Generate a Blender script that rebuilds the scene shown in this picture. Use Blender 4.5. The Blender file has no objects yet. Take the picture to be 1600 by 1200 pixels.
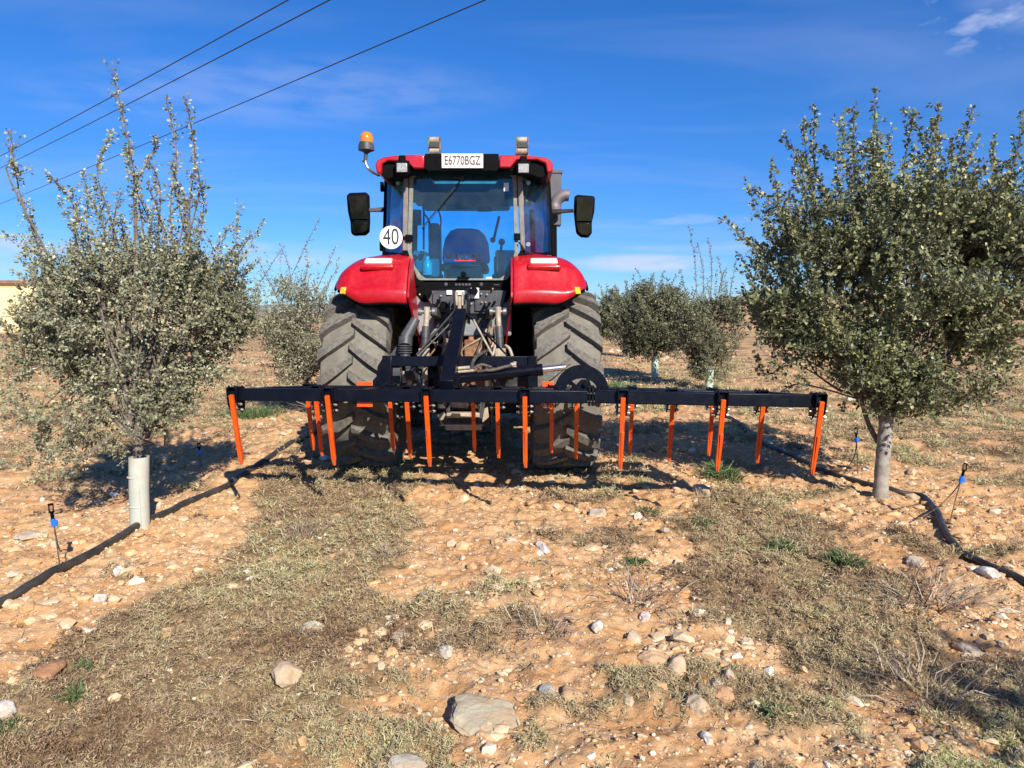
import bpy, math, random
import numpy as np
from mathutils import Vector, Matrix, Euler
R = math.radians
PI = math.pi
random.seed(7); np.random.seed(7)
scn = bpy.context.scene
col = scn.collection

# ------------------------------------------------------------------ camera, world, sun
F = 1110.0; CAMH = 1.5
PITCH = math.atan(110.0 / F)
cam_d = bpy.data.cameras.new('camera'); cam = bpy.data.objects.new('camera', cam_d); col.objects.link(cam)
cam_d.sensor_width = 36.0; cam_d.lens = F / 1600 * 36.0
cam_d.clip_start = 0.05; cam_d.clip_end = 9000
cam.location = (0, 0, CAMH); cam.rotation_euler = (R(90) - PITCH, 0, 0)
scn.camera = cam

SUN_EL, SUN_AZ = R(33), R(24)        # azimuth from straight behind the camera towards the right
sdir = Vector((math.sin(SUN_AZ) * math.cos(SUN_EL), -math.cos(SUN_AZ) * math.cos(SUN_EL), math.sin(SUN_EL)))
sl = bpy.data.lights.new('sun', 'SUN'); sl.energy = 5.0; sl.angle = R(0.53); sl.color = (1.0, 0.93, 0.81)
so = bpy.data.objects.new('sun', sl); col.objects.link(so)
so.rotation_euler = sdir.to_track_quat('Z', 'Y').to_euler(); so.location = (5, -10, 12)

w = bpy.data.worlds.new('World'); scn.world = w; w.use_nodes = True
nt = w.node_tree; N = nt.nodes; Lk = nt.links; N.clear()
out = N.new('ShaderNodeOutputWorld'); bg = N.new('ShaderNodeBackground'); bg.inputs[1].default_value = 0.090
sky = N.new('ShaderNodeTexSky'); sky.sky_type = 'NISHITA'; sky.sun_disc = False
sky.sun_elevation = SUN_EL; sky.sun_rotation = math.atan2(sdir.x, sdir.y)
sky.altitude = 700; sky.air_density = 1.0; sky.dust_density = 0.3; sky.ozone_density = 4.0
tc = N.new('ShaderNodeTexCoord')
sep = N.new('ShaderNodeSeparateXYZ'); Lk.new(tc.outputs['Generated'], sep.inputs[0])
def wmath(op, a, b=None, c=None):
    n = N.new('ShaderNodeMath'); n.operation = op
    for i, s in enumerate((a, b, c)):
        if s is None: continue
        if isinstance(s, (int, float)): n.inputs[i].default_value = s
        else: Lk.new(s, n.inputs[i])
    return n.outputs[0]
zz = wmath('ADD', wmath('MAXIMUM', sep.outputs[2], 0.0), 0.12)
u = wmath('DIVIDE', sep.outputs[0], zz); v = wmath('DIVIDE', sep.outputs[1], zz)
cmb = N.new('ShaderNodeCombineXYZ'); Lk.new(u, cmb.inputs[0]); Lk.new(v, cmb.inputs[1])
mp = N.new('ShaderNodeMapping'); mp.inputs['Rotation'].default_value = (0, 0, R(38)); mp.inputs['Scale'].default_value = (0.45, 1.2, 1)
Lk.new(cmb.outputs[0], mp.inputs[0])
n1 = N.new('ShaderNodeTexNoise'); n1.inputs['Scale'].default_value = 1.5; n1.inputs['Detail'].default_value = 6; n1.inputs['Distortion'].default_value = 0.5
Lk.new(mp.outputs[0], n1.inputs['Vector'])
r1 = N.new('ShaderNodeMapRange'); r1.inputs[1].default_value = 0.48; r1.inputs[2].default_value = 0.85; r1.inputs[3].default_value = 0; r1.inputs[4].default_value = 0.19
Lk.new(n1.outputs[0], r1.inputs[0])
mp2 = N.new('ShaderNodeMapping'); mp2.inputs['Scale'].default_value = (3.0, 3.0, 34.0); mp2.inputs['Location'].default_value = (0.4, 0, 0.35); Lk.new(tc.outputs['Generated'], mp2.inputs[0])
n2 = N.new('ShaderNodeTexNoise'); n2.inputs['Scale'].default_value = 1.0; n2.inputs['Detail'].default_value = 4; Lk.new(mp2.outputs[0], n2.inputs['Vector'])
r2 = N.new('ShaderNodeMapRange'); r2.inputs[1].default_value = 0.50; r2.inputs[2].default_value = 0.70; r2.inputs[4].default_value = 0.62; Lk.new(n2.outputs[0], r2.inputs[0])
low = N.new('ShaderNodeMapRange'); low.inputs[1].default_value = 0.20; low.inputs[2].default_value = 0.02; Lk.new(sep.outputs[2], low.inputs[0])
f2 = wmath('MULTIPLY', r2.outputs[0], low.outputs[0])
fac = wmath('MAXIMUM', r1.outputs[0], f2)
az = wmath('DIVIDE', sep.outputs[0], wmath('MAXIMUM', sep.outputs[1], 0.05)); el = wmath('DIVIDE', sep.outputs[2], wmath('MAXIMUM', sep.outputs[1], 0.05))
mp3 = N.new('ShaderNodeMapping'); mp3.inputs['Scale'].default_value = (14, 14, 60); Lk.new(tc.outputs['Generated'], mp3.inputs[0])
n3 = N.new('ShaderNodeTexNoise'); n3.inputs['Scale'].default_value = 1.0; n3.inputs['Detail'].default_value = 6; Lk.new(mp3.outputs[0], n3.inputs['Vector'])
mp4 = N.new('ShaderNodeMapping'); mp4.inputs['Scale'].default_value = (20, 20, 46); mp4.inputs['Rotation'].default_value = (0, R(30), 0); Lk.new(tc.outputs['Generated'], mp4.inputs[0])
n4 = N.new('ShaderNodeTexNoise'); n4.inputs['Scale'].default_value = 1.0; n4.inputs['Detail'].default_value = 8; Lk.new(mp4.outputs[0], n4.inputs['Vector'])
def bank(a0, e0, wa, we, amt, nz, lo, hi):
    dx = wmath('DIVIDE', wmath('SUBTRACT', az, a0), wa); dy = wmath('DIVIDE', wmath('SUBTRACT', el, e0), we)
    d = wmath('ADD', wmath('MULTIPLY', dx, dx), wmath('MULTIPLY', dy, dy))
    q = N.new('ShaderNodeMapRange'); q.interpolation_type = 'SMOOTHSTEP'; q.inputs[1].default_value = 1.0; q.inputs[2].default_value = 0.0; q.inputs[3].default_value = 0; q.inputs[4].default_value = amt; Lk.new(d, q.inputs[0])
    m_ = N.new('ShaderNodeMapRange'); m_.inputs[1].default_value = lo; m_.inputs[2].default_value = hi; Lk.new(nz, m_.inputs[0])
    return wmath('MULTIPLY', q.outputs[0], m_.outputs[0])
for b_ in ((.185, .070, .13, .016, .75, n3.outputs[0], .30, .55), (-.70, .093, .17, .028, .60, n3.outputs[0], .30, .60), (.30, .028, .30, .022, .45, n3.outputs[0], .3, .6), (-.34, .085, .12, .018, .35, n3.outputs[0], .35, .6),
           (.63, .40, .11, .07, .75, n4.outputs[0], .46, .70), (.72, .41, .16, .06, .28, n3.outputs[0], .3, .7), (.21, .13, .10, .010, .35, n3.outputs[0], .4, .6), (-.35, .30, .42, .06, .16, n3.outputs[0], .3, .6)):
    fac = wmath('MAXIMUM', fac, bank(*b_))
hs = N.new('ShaderNodeHueSaturation'); hs.inputs['Saturation'].default_value = 1.22; hs.inputs['Hue'].default_value = 0.502; Lk.new(sky.outputs[0], hs.inputs['Color'])
mx = N.new('ShaderNodeMixRGB'); mx.inputs[2].default_value = (5.0, 5.5, 7.4, 1)
hz_ = N.new('ShaderNodeMapRange'); hz_.interpolation_type = 'SMOOTHERSTEP'; hz_.inputs[1].default_value = -0.02; hz_.inputs[2].default_value = 0.42; Lk.new(sep.outputs[2], hz_.inputs[0])
hc = N.new('ShaderNodeMixRGB'); hc.inputs[1].default_value = (0.43, 0.66, 0.98, 1); hc.inputs[2].default_value = (0.50, 0.80, 1.10, 1); Lk.new(hz_.outputs[0], hc.inputs[0])
hm = N.new('ShaderNodeMixRGB'); hm.blend_type = 'MULTIPLY'; hm.inputs[0].default_value = 1; Lk.new(hs.outputs[0], hm.inputs[1]); Lk.new(hc.outputs[0], hm.inputs[2])
Lk.new(fac, mx.inputs[0]); Lk.new(hm.outputs[0], mx.inputs[1]); Lk.new(mx.outputs[0], bg.inputs[0]); Lk.new(bg.outputs[0], out.inputs[0])

vs = scn.view_settings
vs.view_transform = 'Standard'; vs.look = 'None'; vs.exposure = 0.62; vs.gamma = 1.0; vs.use_curve_mapping = False
cy = scn.cycles
cy.max_bounces = 6; cy.diffuse_bounces = 3; cy.glossy_bounces = 3; cy.transmission_bounces = 4; cy.transparent_max_bounces = 16
cy.use_denoising = True; cy.sample_clamp_indirect = 6

# ------------------------------------------------------------------ picture point -> point of the place
cp, sp_ = math.cos(PITCH), math.sin(PITCH)
def ray(px, py):
    u = (px - 800) / F; v = (600 - py) / F
    return Vector((u, cp + v * sp_, -sp_ + v * cp))
def W(px, py, Y):
    d = ray(px, py); return Vector((0, 0, CAMH)) + d * (Y / d.y)
def proj(x, y, z):
    dz = z - CAMH
    fwd = y * cp - dz * sp_; up = y * sp_ + dz * cp
    fwd = np.maximum(fwd, 0.05)
    return 800 + F * x / fwd, 600 - F * up / fwd

# ------------------------------------------------------------------ noise (numpy)
def _hash(ix, iy, seed):
    h = (ix.astype(np.int64) * 374761393 + iy.astype(np.int64) * 668265263 + seed * 1442695041) & 0xFFFFFFFF
    h = ((h ^ (h >> 13)) * 1274126177) & 0xFFFFFFFF
    h = h ^ (h >> 16)
    return (h & 0xFFFFFF) / float(0xFFFFFF)
def vnoise(x, y, seed=0):
    ix = np.floor(x); iy = np.floor(y); fx = x - ix; fy = y - iy
    fx = fx * fx * (3 - 2 * fx); fy = fy * fy * (3 - 2 * fy)
    a = _hash(ix, iy, seed); b = _hash(ix + 1, iy, seed); c = _hash(ix, iy + 1, seed); d = _hash(ix + 1, iy + 1, seed)
    return (a * (1 - fx) + b * fx) * (1 - fy) + (c * (1 - fx) + d * fx) * fy
def fbm(x, y, o=4, seed=0, g=0.5):
    s = 0; a = 1; t = 0
    for i in range(o):
        s = s + a * vnoise(x * 2 ** i + 13.7 * i, y * 2 ** i - 7.1 * i, seed + i); t += a; a *= g
    return s / t
def sst(a, b, x):
    t = np.clip((x - a) / (b - a), 0, 1); return t * t * (3 - 2 * t)
# terrain
def hbase(x, y):
    x = np.asarray(x, float); y = np.asarray(y, float)
    near = 1 - sst(20, 60, y)
    z = (fbm(x * 0.55, y * 0.55, 3, 5) - 0.5) * 0.10 * near
    z = z + 0.05 * np.exp(-((x + 2.6) / 0.55) ** 2) * near + 0.05 * np.exp(-((x - 3.0) / 0.6) ** 2) * near      # low banks under the tree rows
    z = z + (fbm(x * 0.02, y * 0.02, 3, 9) - 0.5) * 1.2 * sst(30, 110, y)
    z = z + 5.4 * sst(45, 170, y) * sst(0, 60, x) - 0.2 * sst(30, 90, y)
    return z
def hfull(x, y):
    x = np.asarray(x, float); y = np.asarray(y, float)
    near = 1 - sst(14, 30, y)
    c = fbm(x * 3.1, y * 3.1, 3, 21)
    d = fbm(x * 11, y * 11, 3, 31, 0.6)
    e = fbm(x * 38, y * 38, 2, 41)
    r = 1 - np.abs(fbm(x * 6.0, y * 6.0, 3, 51) * 2 - 1)
    z = (c - 0.5) * 0.075 + (d - 0.5) * 0.055 + (e - 0.5) * 0.020 + (r - 0.7) * 0.025
    return hbase(x, y) + z * near
def G(px, py, hf=None):
    d = ray(px, py); t = 5.0
    for _ in range(40):
        z = float(hsurf(np.array([d.x * t]), np.array([d.y * t]))[0])
        t2 = (CAMH - z) / -d.z
        t = 0.6 * t2 + 0.4 * t
    return Vector((d.x * t, d.y * t, z))
def gz(x, y): return float(hsurf(np.array([x]), np.array([y]))[0])

# weed density, laid on the ground itself (world x, y)
_RW, _RH = 200, 150
def _poly(poly):
    X, Y = np.meshgrid((np.arange(_RW) + .5) * 8, (np.arange(_RH) + .5) * 8)
    ins = np.zeros(X.shape, bool); n = len(poly); j = n - 1
    for i in range(n):
        xi, yi = poly[i]; xj, yj = poly[j]
        c = ((yi > Y) != (yj > Y)) & (X < (xj - xi) * (Y - yi) / (yj - yi + 1e-9) + xi)
        ins ^= c; j = i
    return ins.astype(float)
_m = np.full((_RH, _RW), 0.30)
for poly, val in (([(660, 745), (650, 830), (590, 930), (540, 1010), (500, 1060), (520, 1130), (440, 1250), (-60, 1250), (-60, 1130), (60, 1050), (190, 960), (330, 905), (400, 800), (430, 745)], 0.98),
                  ([(1110, 765), (1230, 785), (1330, 850), (1420, 930), (1500, 1010), (1660, 1050), (1660, 1250), (1480, 1250), (1420, 1120), (1300, 1060), (1150, 990), (1030, 940), (1090, 850)], 0.95),
                  ([(700, 830), (900, 800), (1080, 790), (1100, 830), (900, 850), (720, 870)], 0.48),
                  ([(660, 890), (800, 930), (1080, 900), (1150, 960), (960, 1000), (800, 1010), (560, 1080), (560, 1000)], 0.48),
                  ([(1000, 1030), (1300, 1080), (1450, 1200), (1000, 1110)], 0.42),
                  ([(880, 1080), (1020, 1100), (1120, 1200), (760, 1250), (860, 1140)], 0.46),
                  ([(350, 1150), (700, 1150), (700, 1250), (350, 1250)], 0.55),
                  ([(-60, 780), (360, 700), (420, 790), (330, 890), (190, 940), (0, 1060), (-60, 1060)], 0.10),
                  ([(1180, 700), (1400, 790), (1560, 930), (1660, 960), (1660, 800), (1400, 740)], 0.15),
                  ([(-60, 560), (520, 560), (460, 640), (200, 760), (-60, 780)], 0.50),
                  ([(930, 560), (1700, 520), (1700, 780), (1450, 760), (1250, 680), (930, 640)], 0.62)):
    k = _poly(poly); _m = _m * (1 - k) + val * k
def _blur(a, n):
    for ax in (0, 1):
        b = np.zeros_like(a); pad = [(0, 0), (0, 0)]; pad[ax] = (n, n); q = np.pad(a, pad, mode='edge')
        for i in range(2 * n + 1): b += np.take(q, range(i, i + a.shape[ax]), axis=ax)
        a = b / (2 * n + 1)
    return a
_m = _blur(_m, 3)
def weed(x, y):
    px, py = proj(x, y, np.zeros_like(x))
    fx = np.clip(px / 8 - .5, 0, _RW - 1.001); fy = np.clip(py / 8 - .5, 0, _RH - 1.001)
    ix = fx.astype(int); iy = fy.astype(int); fx -= ix; fy -= iy
    m = (_m[iy, ix] * (1 - fx) + _m[iy, ix + 1] * fx) * (1 - fy) + (_m[iy + 1, ix] * (1 - fx) + _m[iy + 1, ix + 1] * fx) * fy
    n = fbm(x * 2.6, y * 2.6, 4, 77, 0.6)
    base = np.where(y < 14, m, 0.45 + 0.3 * (fbm(x * .12, y * .12, 2, 88) - .5))
    return sst(0.60, 0.36, n - (base - 0.5) * 0.60 + 0.02)
def hsurf(x, y):
    x = np.asarray(x, float); y = np.asarray(y, float); wd = weed(x, y)
    return hfull(x, y) + wd * (0.016 * sst(.35, .7, fbm(x * 14, y * 14, 2, 123)) + .008 * fbm(x * 40, y * 40, 2, 61)) * (y < 14)

# ------------------------------------------------------------------ materials
def _n(nt, t, **k):
    n = nt.nodes.new(t)
    for a, b in k.items(): setattr(n, a, b)
    return n
def mat(name, c1, c2=None, scale=8.0, rough=0.5, metal=0.0, bump=0.0, bscale=None, coat=0.0, dirt=None, dscale=5.0, damt=0.5, spec=0.5, detail=5.0):
    m = bpy.data.materials.new(name); m.use_nodes = True; nt = m.node_tree; b = nt.nodes['Principled BSDF']
    b.inputs['Roughness'].default_value = rough; b.inputs['Metallic'].default_value = metal
    b.inputs['Coat Weight'].default_value = coat; b.inputs['Coat Roughness'].default_value = 0.08; b.inputs['Specular IOR Level'].default_value = spec
    tc = _n(nt, 'ShaderNodeTexCoord')
    if c2 is None: c2 = tuple(min(1, x * 1.18 + .002) for x in c1)
    nz = _n(nt, 'ShaderNodeTexNoise'); nz.inputs['Scale'].default_value = scale; nz.inputs['Detail'].default_value = detail; nz.inputs['Roughness'].default_value = 0.62
    nt.links.new(tc.outputs['Object'], nz.inputs['Vector'])
    mr = _n(nt, 'ShaderNodeMapRange'); mr.inputs[1].default_value = 0.36; mr.inputs[2].default_value = 0.64; nt.links.new(nz.outputs[0], mr.inputs[0])
    mx = _n(nt, 'ShaderNodeMixRGB'); mx.inputs[1].default_value = (*c1, 1); mx.inputs[2].default_value = (*c2, 1)
    nt.links.new(mr.outputs[0], mx.inputs[0]); last = mx.outputs[0]
    if dirt:
        n2 = _n(nt, 'ShaderNodeTexNoise'); n2.inputs['Scale'].default_value = dscale; n2.inputs['Detail'].default_value = 8; n2.inputs['Roughness'].default_value = 0.7
        nt.links.new(tc.outputs['Object'], n2.inputs['Vector'])
        m2 = _n(nt, 'ShaderNodeMapRange'); m2.inputs[1].default_value = 0.45; m2.inputs[2].default_value = 0.68; m2.inputs[4].default_value = damt; nt.links.new(n2.outputs[0], m2.inputs[0])
        x2 = _n(nt, 'ShaderNodeMixRGB'); x2.inputs[2].default_value = (*dirt, 1); nt.links.new(m2.outputs[0], x2.inputs[0]); nt.links.new(last, x2.inputs[1]); last = x2.outputs[0]
        ma = _n(nt, 'ShaderNodeMath', operation='MULTIPLY_ADD'); ma.inputs[1].default_value = (0.85 - rough); ma.inputs[2].default_value = rough
        nt.links.new(m2.outputs[0], ma.inputs[0]); nt.links.new(ma.outputs[0], b.inputs['Roughness'])
    nt.links.new(last, b.inputs['Base Color'])
    if bump:
        nb = _n(nt, 'ShaderNodeTexNoise'); nb.inputs['Scale'].default_value = bscale or scale * 3; nb.inputs['Detail'].default_value = 6; nt.links.new(tc.outputs['Object'], nb.inputs['Vector'])
        bp = _n(nt, 'ShaderNodeBump'); bp.inputs['Strength'].default_value = 0.6; bp.inputs['Distance'].default_value = bump
        nt.links.new(nb.outputs[0], bp.inputs['Height']); nt.links.new(bp.outputs[0], b.inputs['Normal'])
    return m
def ramp_mat(name, cols, attr='rnd', rough=0.8, trans=0.0, bump=0.0, spec=0.3, back=None):
    """colour picked per leaf / stone by a stored random number"""
    m = bpy.data.materials.new(name); m.use_nodes = True; nt = m.node_tree; b = nt.nodes['Principled BSDF']
    b.inputs['Roughness'].default_value = rough; b.inputs['Specular IOR Level'].default_value = spec
    at = _n(nt, 'ShaderNodeAttribute', attribute_name=attr)
    cr = _n(nt, 'ShaderNodeValToRGB'); e = cr.color_ramp.elements
    while len(e) < len(cols): e.new(0.5)
    for i, (p, c) in enumerate(cols): e[i].position = p; e[i].color = (*c, 1)
    nt.links.new(at.outputs['Fac'], cr.inputs[0]); last = cr.outputs[0]
    tc = _n(nt, 'ShaderNodeTexCoord')
    nz = _n(nt, 'ShaderNodeTexNoise'); nz.inputs['Scale'].default_value = 22; nz.inputs['Detail'].default_value = 5; nt.links.new(tc.outputs['Object'], nz.inputs['Vector'])
    mr = _n(nt, 'ShaderNodeMapRange'); mr.inputs[1].default_value = 0.3; mr.inputs[2].default_value = 0.7; mr.inputs[3].default_value = 0.78; mr.inputs[4].default_value = 1.18; nt.links.new(nz.outputs[0], mr.inputs[0])
    mu = _n(nt, 'ShaderNodeMixRGB', blend_type='MULTIPLY'); mu.inputs[0].default_value = 1; nt.links.new(last, mu.inputs[1]); nt.links.new(mr.outputs[0], mu.inputs[2]); last = mu.outputs[0]
    if back:
        ge = _n(nt, 'ShaderNodeNewGeometry'); x = _n(nt, 'ShaderNodeMixRGB'); x.inputs[2].default_value = (*back, 1)
        nt.links.new(ge.outputs['Backfacing'], x.inputs[0]); nt.links.new(last, x.inputs[1]); last = x.outputs[0]
    nt.links.new(last, b.inputs['Base Color'])
    if bump:
        nb = _n(nt, 'ShaderNodeTexNoise'); nb.inputs['Scale'].default_value = 60; nb.inputs['Detail'].default_value = 5; nt.links.new(tc.outputs['Object'], nb.inputs['Vector'])
        bp = _n(nt, 'ShaderNodeBump'); bp.inputs['Distance'].default_value = bump; nt.links.new(nb.outputs[0], bp.inputs['Height']); nt.links.new(bp.outputs[0], b.inputs['Normal'])
    if trans:
        tr = _n(nt, 'ShaderNodeBsdfTranslucent'); nt.links.new(last, tr.inputs[0])
        ms = _n(nt, 'ShaderNodeMixShader'); ms.inputs[0].default_value = trans
        nt.links.new(b.outputs[0], ms.inputs[1]); nt.links.new(tr.outputs[0], ms.inputs[2]); nt.links.new(ms.outputs[0], nt.nodes['Material Output'].inputs[0])
    return m
def glass_mat(name, tint, refl=0.09, dust=0.05):
    m = bpy.data.materials.new(name); m.use_nodes = True; nt = m.node_tree; nt.nodes.clear()
    o = _n(nt, 'ShaderNodeOutputMaterial'); t = _n(nt, 'ShaderNodeBsdfTransparent'); t.inputs[0].default_value = (*tint, 1)
    g = _n(nt, 'ShaderNodeBsdfGlossy'); g.inputs['Roughness'].default_value = 0.015
    lw = _n(nt, 'ShaderNodeLayerWeight'); lw.inputs[0].default_value = 0.35
    ma = _n(nt, 'ShaderNodeMath', operation='MULTIPLY_ADD'); ma.inputs[1].default_value = 0.6; ma.inputs[2].default_value = refl; nt.links.new(lw.outputs['Fresnel'], ma.inputs[0])
    m1 = _n(nt, 'ShaderNodeMixShader'); ma.inputs[1].default_value = 0.35; nt.links.new(ma.outputs[0], m1.inputs[0]); nt.links.new(t.outputs[0], m1.inputs[1]); nt.links.new(g.outputs[0], m1.inputs[2])
    d = _n(nt, 'ShaderNodeBsdfDiffuse'); d.inputs[0].default_value = (0.55, 0.56, 0.48, 1)
    tc = _n(nt, 'ShaderNodeTexCoord'); nz = _n(nt, 'ShaderNodeTexNoise'); nz.inputs['Scale'].default_value = 3.5; nz.inputs['Detail'].default_value = 8; nt.links.new(tc.outputs['Object'], nz.inputs['Vector'])
    mr = _n(nt, 'ShaderNodeMapRange'); mr.inputs[1].default_value = 0.42; mr.inputs[2].default_value = 0.7; mr.inputs[3].default_value = 0.01; mr.inputs[4].default_value = dust; nt.links.new(nz.outputs[0], mr.inputs[0])
    m2 = _n(nt, 'ShaderNodeMixShader'); nt.links.new(mr.outputs[0], m2.inputs[0]); nt.links.new(m1.outputs[0], m2.inputs[1]); nt.links.new(d.outputs[0], m2.inputs[2]); nt.links.new(m2.outputs[0], o.inputs[0])
    return m

DUST = (0.34, 0.27, 0.19)
M = {}
M['red'] = mat('red_paint', (0.44, 0.002, 0.011), (0.38, 0.002, 0.009), 3, 0.36, coat=0.28, dirt=(0.36, 0.10, 0.07), dscale=22, damt=0.13)
M['blackpl'] = mat('black_plastic', (0.003, 0.003, 0.0035), (0.005, 0.005, 0.006), 20, 0.6, dirt=(0.014, 0.012, 0.010), dscale=9, damt=0.2, spec=.05)
M['black'] = mat('black_enamel', (0.0022, 0.0030, 0.0075), (0.0035, 0.005, 0.011), 5, 0.30, coat=0.0, dirt=(0.012, 0.011, 0.011), dscale=14, damt=0.2, spec=.16)
M['darkmet'] = mat('dark_metal', (0.025, 0.026, 0.03), (0.05, 0.05, 0.055), 12, 0.5, 0.3, dirt=(0.10, 0.075, 0.055), dscale=12, damt=0.4)
M['grey'] = mat('grey_plastic', (0.030, 0.034, 0.045), (0.05, 0.054, 0.066), 10, 0.5, dirt=(.2, .165, .13), dscale=12, damt=0.3)
M['rust'] = mat('rusty_metal', (0.16, 0.06, 0.025), (0.30, 0.17, 0.09), 18, 0.8, 0.1, bump=0.004)
M['beige'] = mat('worn_beige_metal', (0.46, 0.39, 0.30), (0.30, 0.24, 0.18), 16, 0.6, 0.1, dirt=(0.2, 0.12, 0.07), dscale=20, damt=0.5)
M['clampmix'] = mat('dusty_clamp', (0.05, 0.042, 0.035), (0.26, 0.21, 0.16), 26, 0.7)
M['steel'] = mat('bright_steel', (0.30, 0.29, 0.28), (0.48, 0.46, 0.44), 20, 0.35, 0.8)
M['chrome'] = mat('chrome_rod', (0.85, 0.85, 0.86), (0.8, 0.8, 0.82), 4, 0.28, 1.0)
M['orange'] = mat('orange_paint', (0.80, 0.085, 0.003), (0.74, 0.075, 0.003), 6, 0.35, coat=0.15, dirt=(0.50, 0.20, 0.10), dscale=22, damt=0.22)
M['worn'] = mat('scuffed_orange_tip', (0.62, 0.075, 0.008), (0.30, 0.12, 0.06), 55, 0.6)
M['tyre'] = mat('dusty_rubber', (0.15, 0.138, 0.115), (0.21, 0.192, 0.16), 9, 0.9, bump=0.002, dirt=(0.12, 0.11, 0.095), dscale=16, damt=0.5, spec=0.2)
M['lug'] = mat('worn_rubber_lug', (0.115, 0.105, 0.09), (0.19, 0.17, 0.145), 30, 0.85, bump=0.002, dirt=(0.055, 0.052, 0.047), dscale=34, damt=0.7, spec=0.25)
M['rim'] = mat('silver_rim', (0.35, 0.34, 0.32), (0.45, 0.43, 0.4), 7, 0.5, 0.4, dirt=DUST, dscale=8, damt=0.6)
M['frame'] = mat('dusty_window_seal', (0.16, 0.17, 0.145), (0.24, 0.245, 0.21), 18, 0.7)
M['pillar'] = mat('grey_cab_pillar', (0.16, 0.13, 0.12), (0.22, 0.19, 0.17), 14, 0.6)
M['glass'] = glass_mat('tinted_cab_glass', (0.29, 0.78, 0.99), 0.022, 0.04)
M['glass2'] = glass_mat('dark_side_glass', (0.22, 0.46, 0.62), 0.10, 0.06)
M['glass3'] = glass_mat('front_glass', (0.80, 0.96, 0.98), 0.02, 0.02)
M['seat'] = mat('blue_seat_fabric', (0.05, 0.24, 0.52), (0.07, 0.29, 0.58), 9, 0.8, bump=0.01, bscale=9)
M['interior'] = mat('cab_trim', (0.17, 0.19, 0.20), (0.25, 0.27, 0.27), 8, 0.7)
M['white'] = mat('white_paint', (0.80, 0.79, 0.76), (0.74, 0.73, 0.70), 12, 0.4)
M['plate'] = mat('number_plate_white', (0.74, 0.72, 0.69), (0.66, 0.62, 0.58), 25, 0.4, dirt=(0.5, 0.4, 0.32), dscale=30, damt=0.4)
M['ink'] = mat('black_print', (0.012, 0.012, 0.012), None, 10, 0.5)
M['inkb'] = mat('worn_brown_print', (0.06, 0.03, 0.025), (0.11, 0.055, 0.05), 50, 0.6)
M['redprint'] = mat('red_print', (0.55, 0.02, 0.02), None, 10, 0.5)
M['lens'] = mat('pale_lamp_lens', (0.72, 0.66, 0.60), (0.62, 0.54, 0.48), 22, 0.25, coat=0.5)
M['lampglass'] = mat('work_lamp_glass', (0.42, 0.41, 0.38), (0.24, 0.24, 0.23), 60, 0.35, 0.1, coat=0.3)
M['yellow'] = mat('amber_reflector', (0.95, 0.48, 0.02), (0.85, 0.38, 0.02), 60, 0.2, coat=0.6)
M['yel'] = mat('yellow_plastic', (0.75, 0.72, 0.03), None, 10, 0.5)
M['exh'] = mat('exhaust_metal', (0.12, 0.10, 0.11), (0.18, 0.15, 0.155), 12, 0.55, 0.15)
M['shroud'] = mat('grey_exhaust_shield', (0.07, 0.068, 0.075), (0.09, 0.088, 0.095), 7, 0.55)
M['hose'] = mat('rubber_hose', (0.03, 0.028, 0.026), (0.06, 0.05, 0.045), 30, 0.6, dirt=DUST, dscale=18, damt=0.4)
M['pipe'] = mat('black_polythene_pipe', (0.022, 0.02, 0.02), (0.045, 0.04, 0.038), 14, 0.5, dirt=(0.16, 0.12, 0.085), dscale=4, damt=0.4)
M['blue'] = mat('blue_plastic', (0.01, 0.13, 0.75), None, 30, 0.35)
M['mirror'] = mat('mirror_glass', (0.09, 0.12, 0.125), (0.12, 0.15, 0.15), 9, 0.06, 1.0)
def amber():
    m = bpy.data.materials.new('amber_beacon_dome'); m.use_nodes = True; b = m.node_tree.nodes['Principled BSDF']
    b.inputs['Base Color'].default_value = (0.95, 0.30, 0.01, 1); b.inputs['Roughness'].default_value = 0.12
    b.inputs['Transmission Weight'].default_value = 0.35; b.inputs['Coat Weight'].default_value = 0.5
    return m
M['amber'] = amber()

# ------------------------------------------------------------------ mesh helpers
def tag(o, label=None, cat=None, group=None, kind=None):
    for k, v in (('label', label), ('category', cat), ('group', group), ('kind', kind)):
        if v: o[k] = v
    return o
def empty(name, loc=(0, 0, 0), rot=(0, 0, 0), parent=None):
    o = bpy.data.objects.new(name, None); col.objects.link(o); o.location = loc; o.rotation_euler = rot; o.empty_display_size = 0.1
    if parent: o.parent = parent
    return o
def np_mesh(name, V, Fc, mats, parent=None, attrs=None, smooth=False, loc=None, midx=None):
    me = bpy.data.meshes.new(name); V = np.asarray(V, np.float32); Fc = np.asarray(Fc, np.int32)
    n, k = Fc.shape
    me.vertices.add(len(V)); me.vertices.foreach_set('co', V.ravel())
    me.loops.add(n * k); me.loops.foreach_set('vertex_index', Fc.ravel())
    me.polygons.add(n); me.polygons.foreach_set('loop_start', np.arange(0, n * k, k, dtype=np.int32))
    try: me.polygons.foreach_set('loop_total', np.full(n, k, np.int32))
    except Exception: pass
    for a, arr in (attrs or {}).items():
        at = me.attributes.new(a, 'FLOAT', 'POINT'); at.data.foreach_set('value', np.asarray(arr, np.float32))
    for m in (mats if isinstance(mats, (list, tuple)) else [mats]): me.materials.append(m)
    if midx is not None: me.polygons.foreach_set('material_index', midx.astype(np.int32))
    me.update(calc_edges=True)
    me.polygons.foreach_set('use_smooth', np.full(n, smooth))
    o = bpy.data.objects.new(name, me); col.objects.link(o)
    if parent: o.parent = parent
    if loc is not None: o.location = loc
    return o

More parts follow.
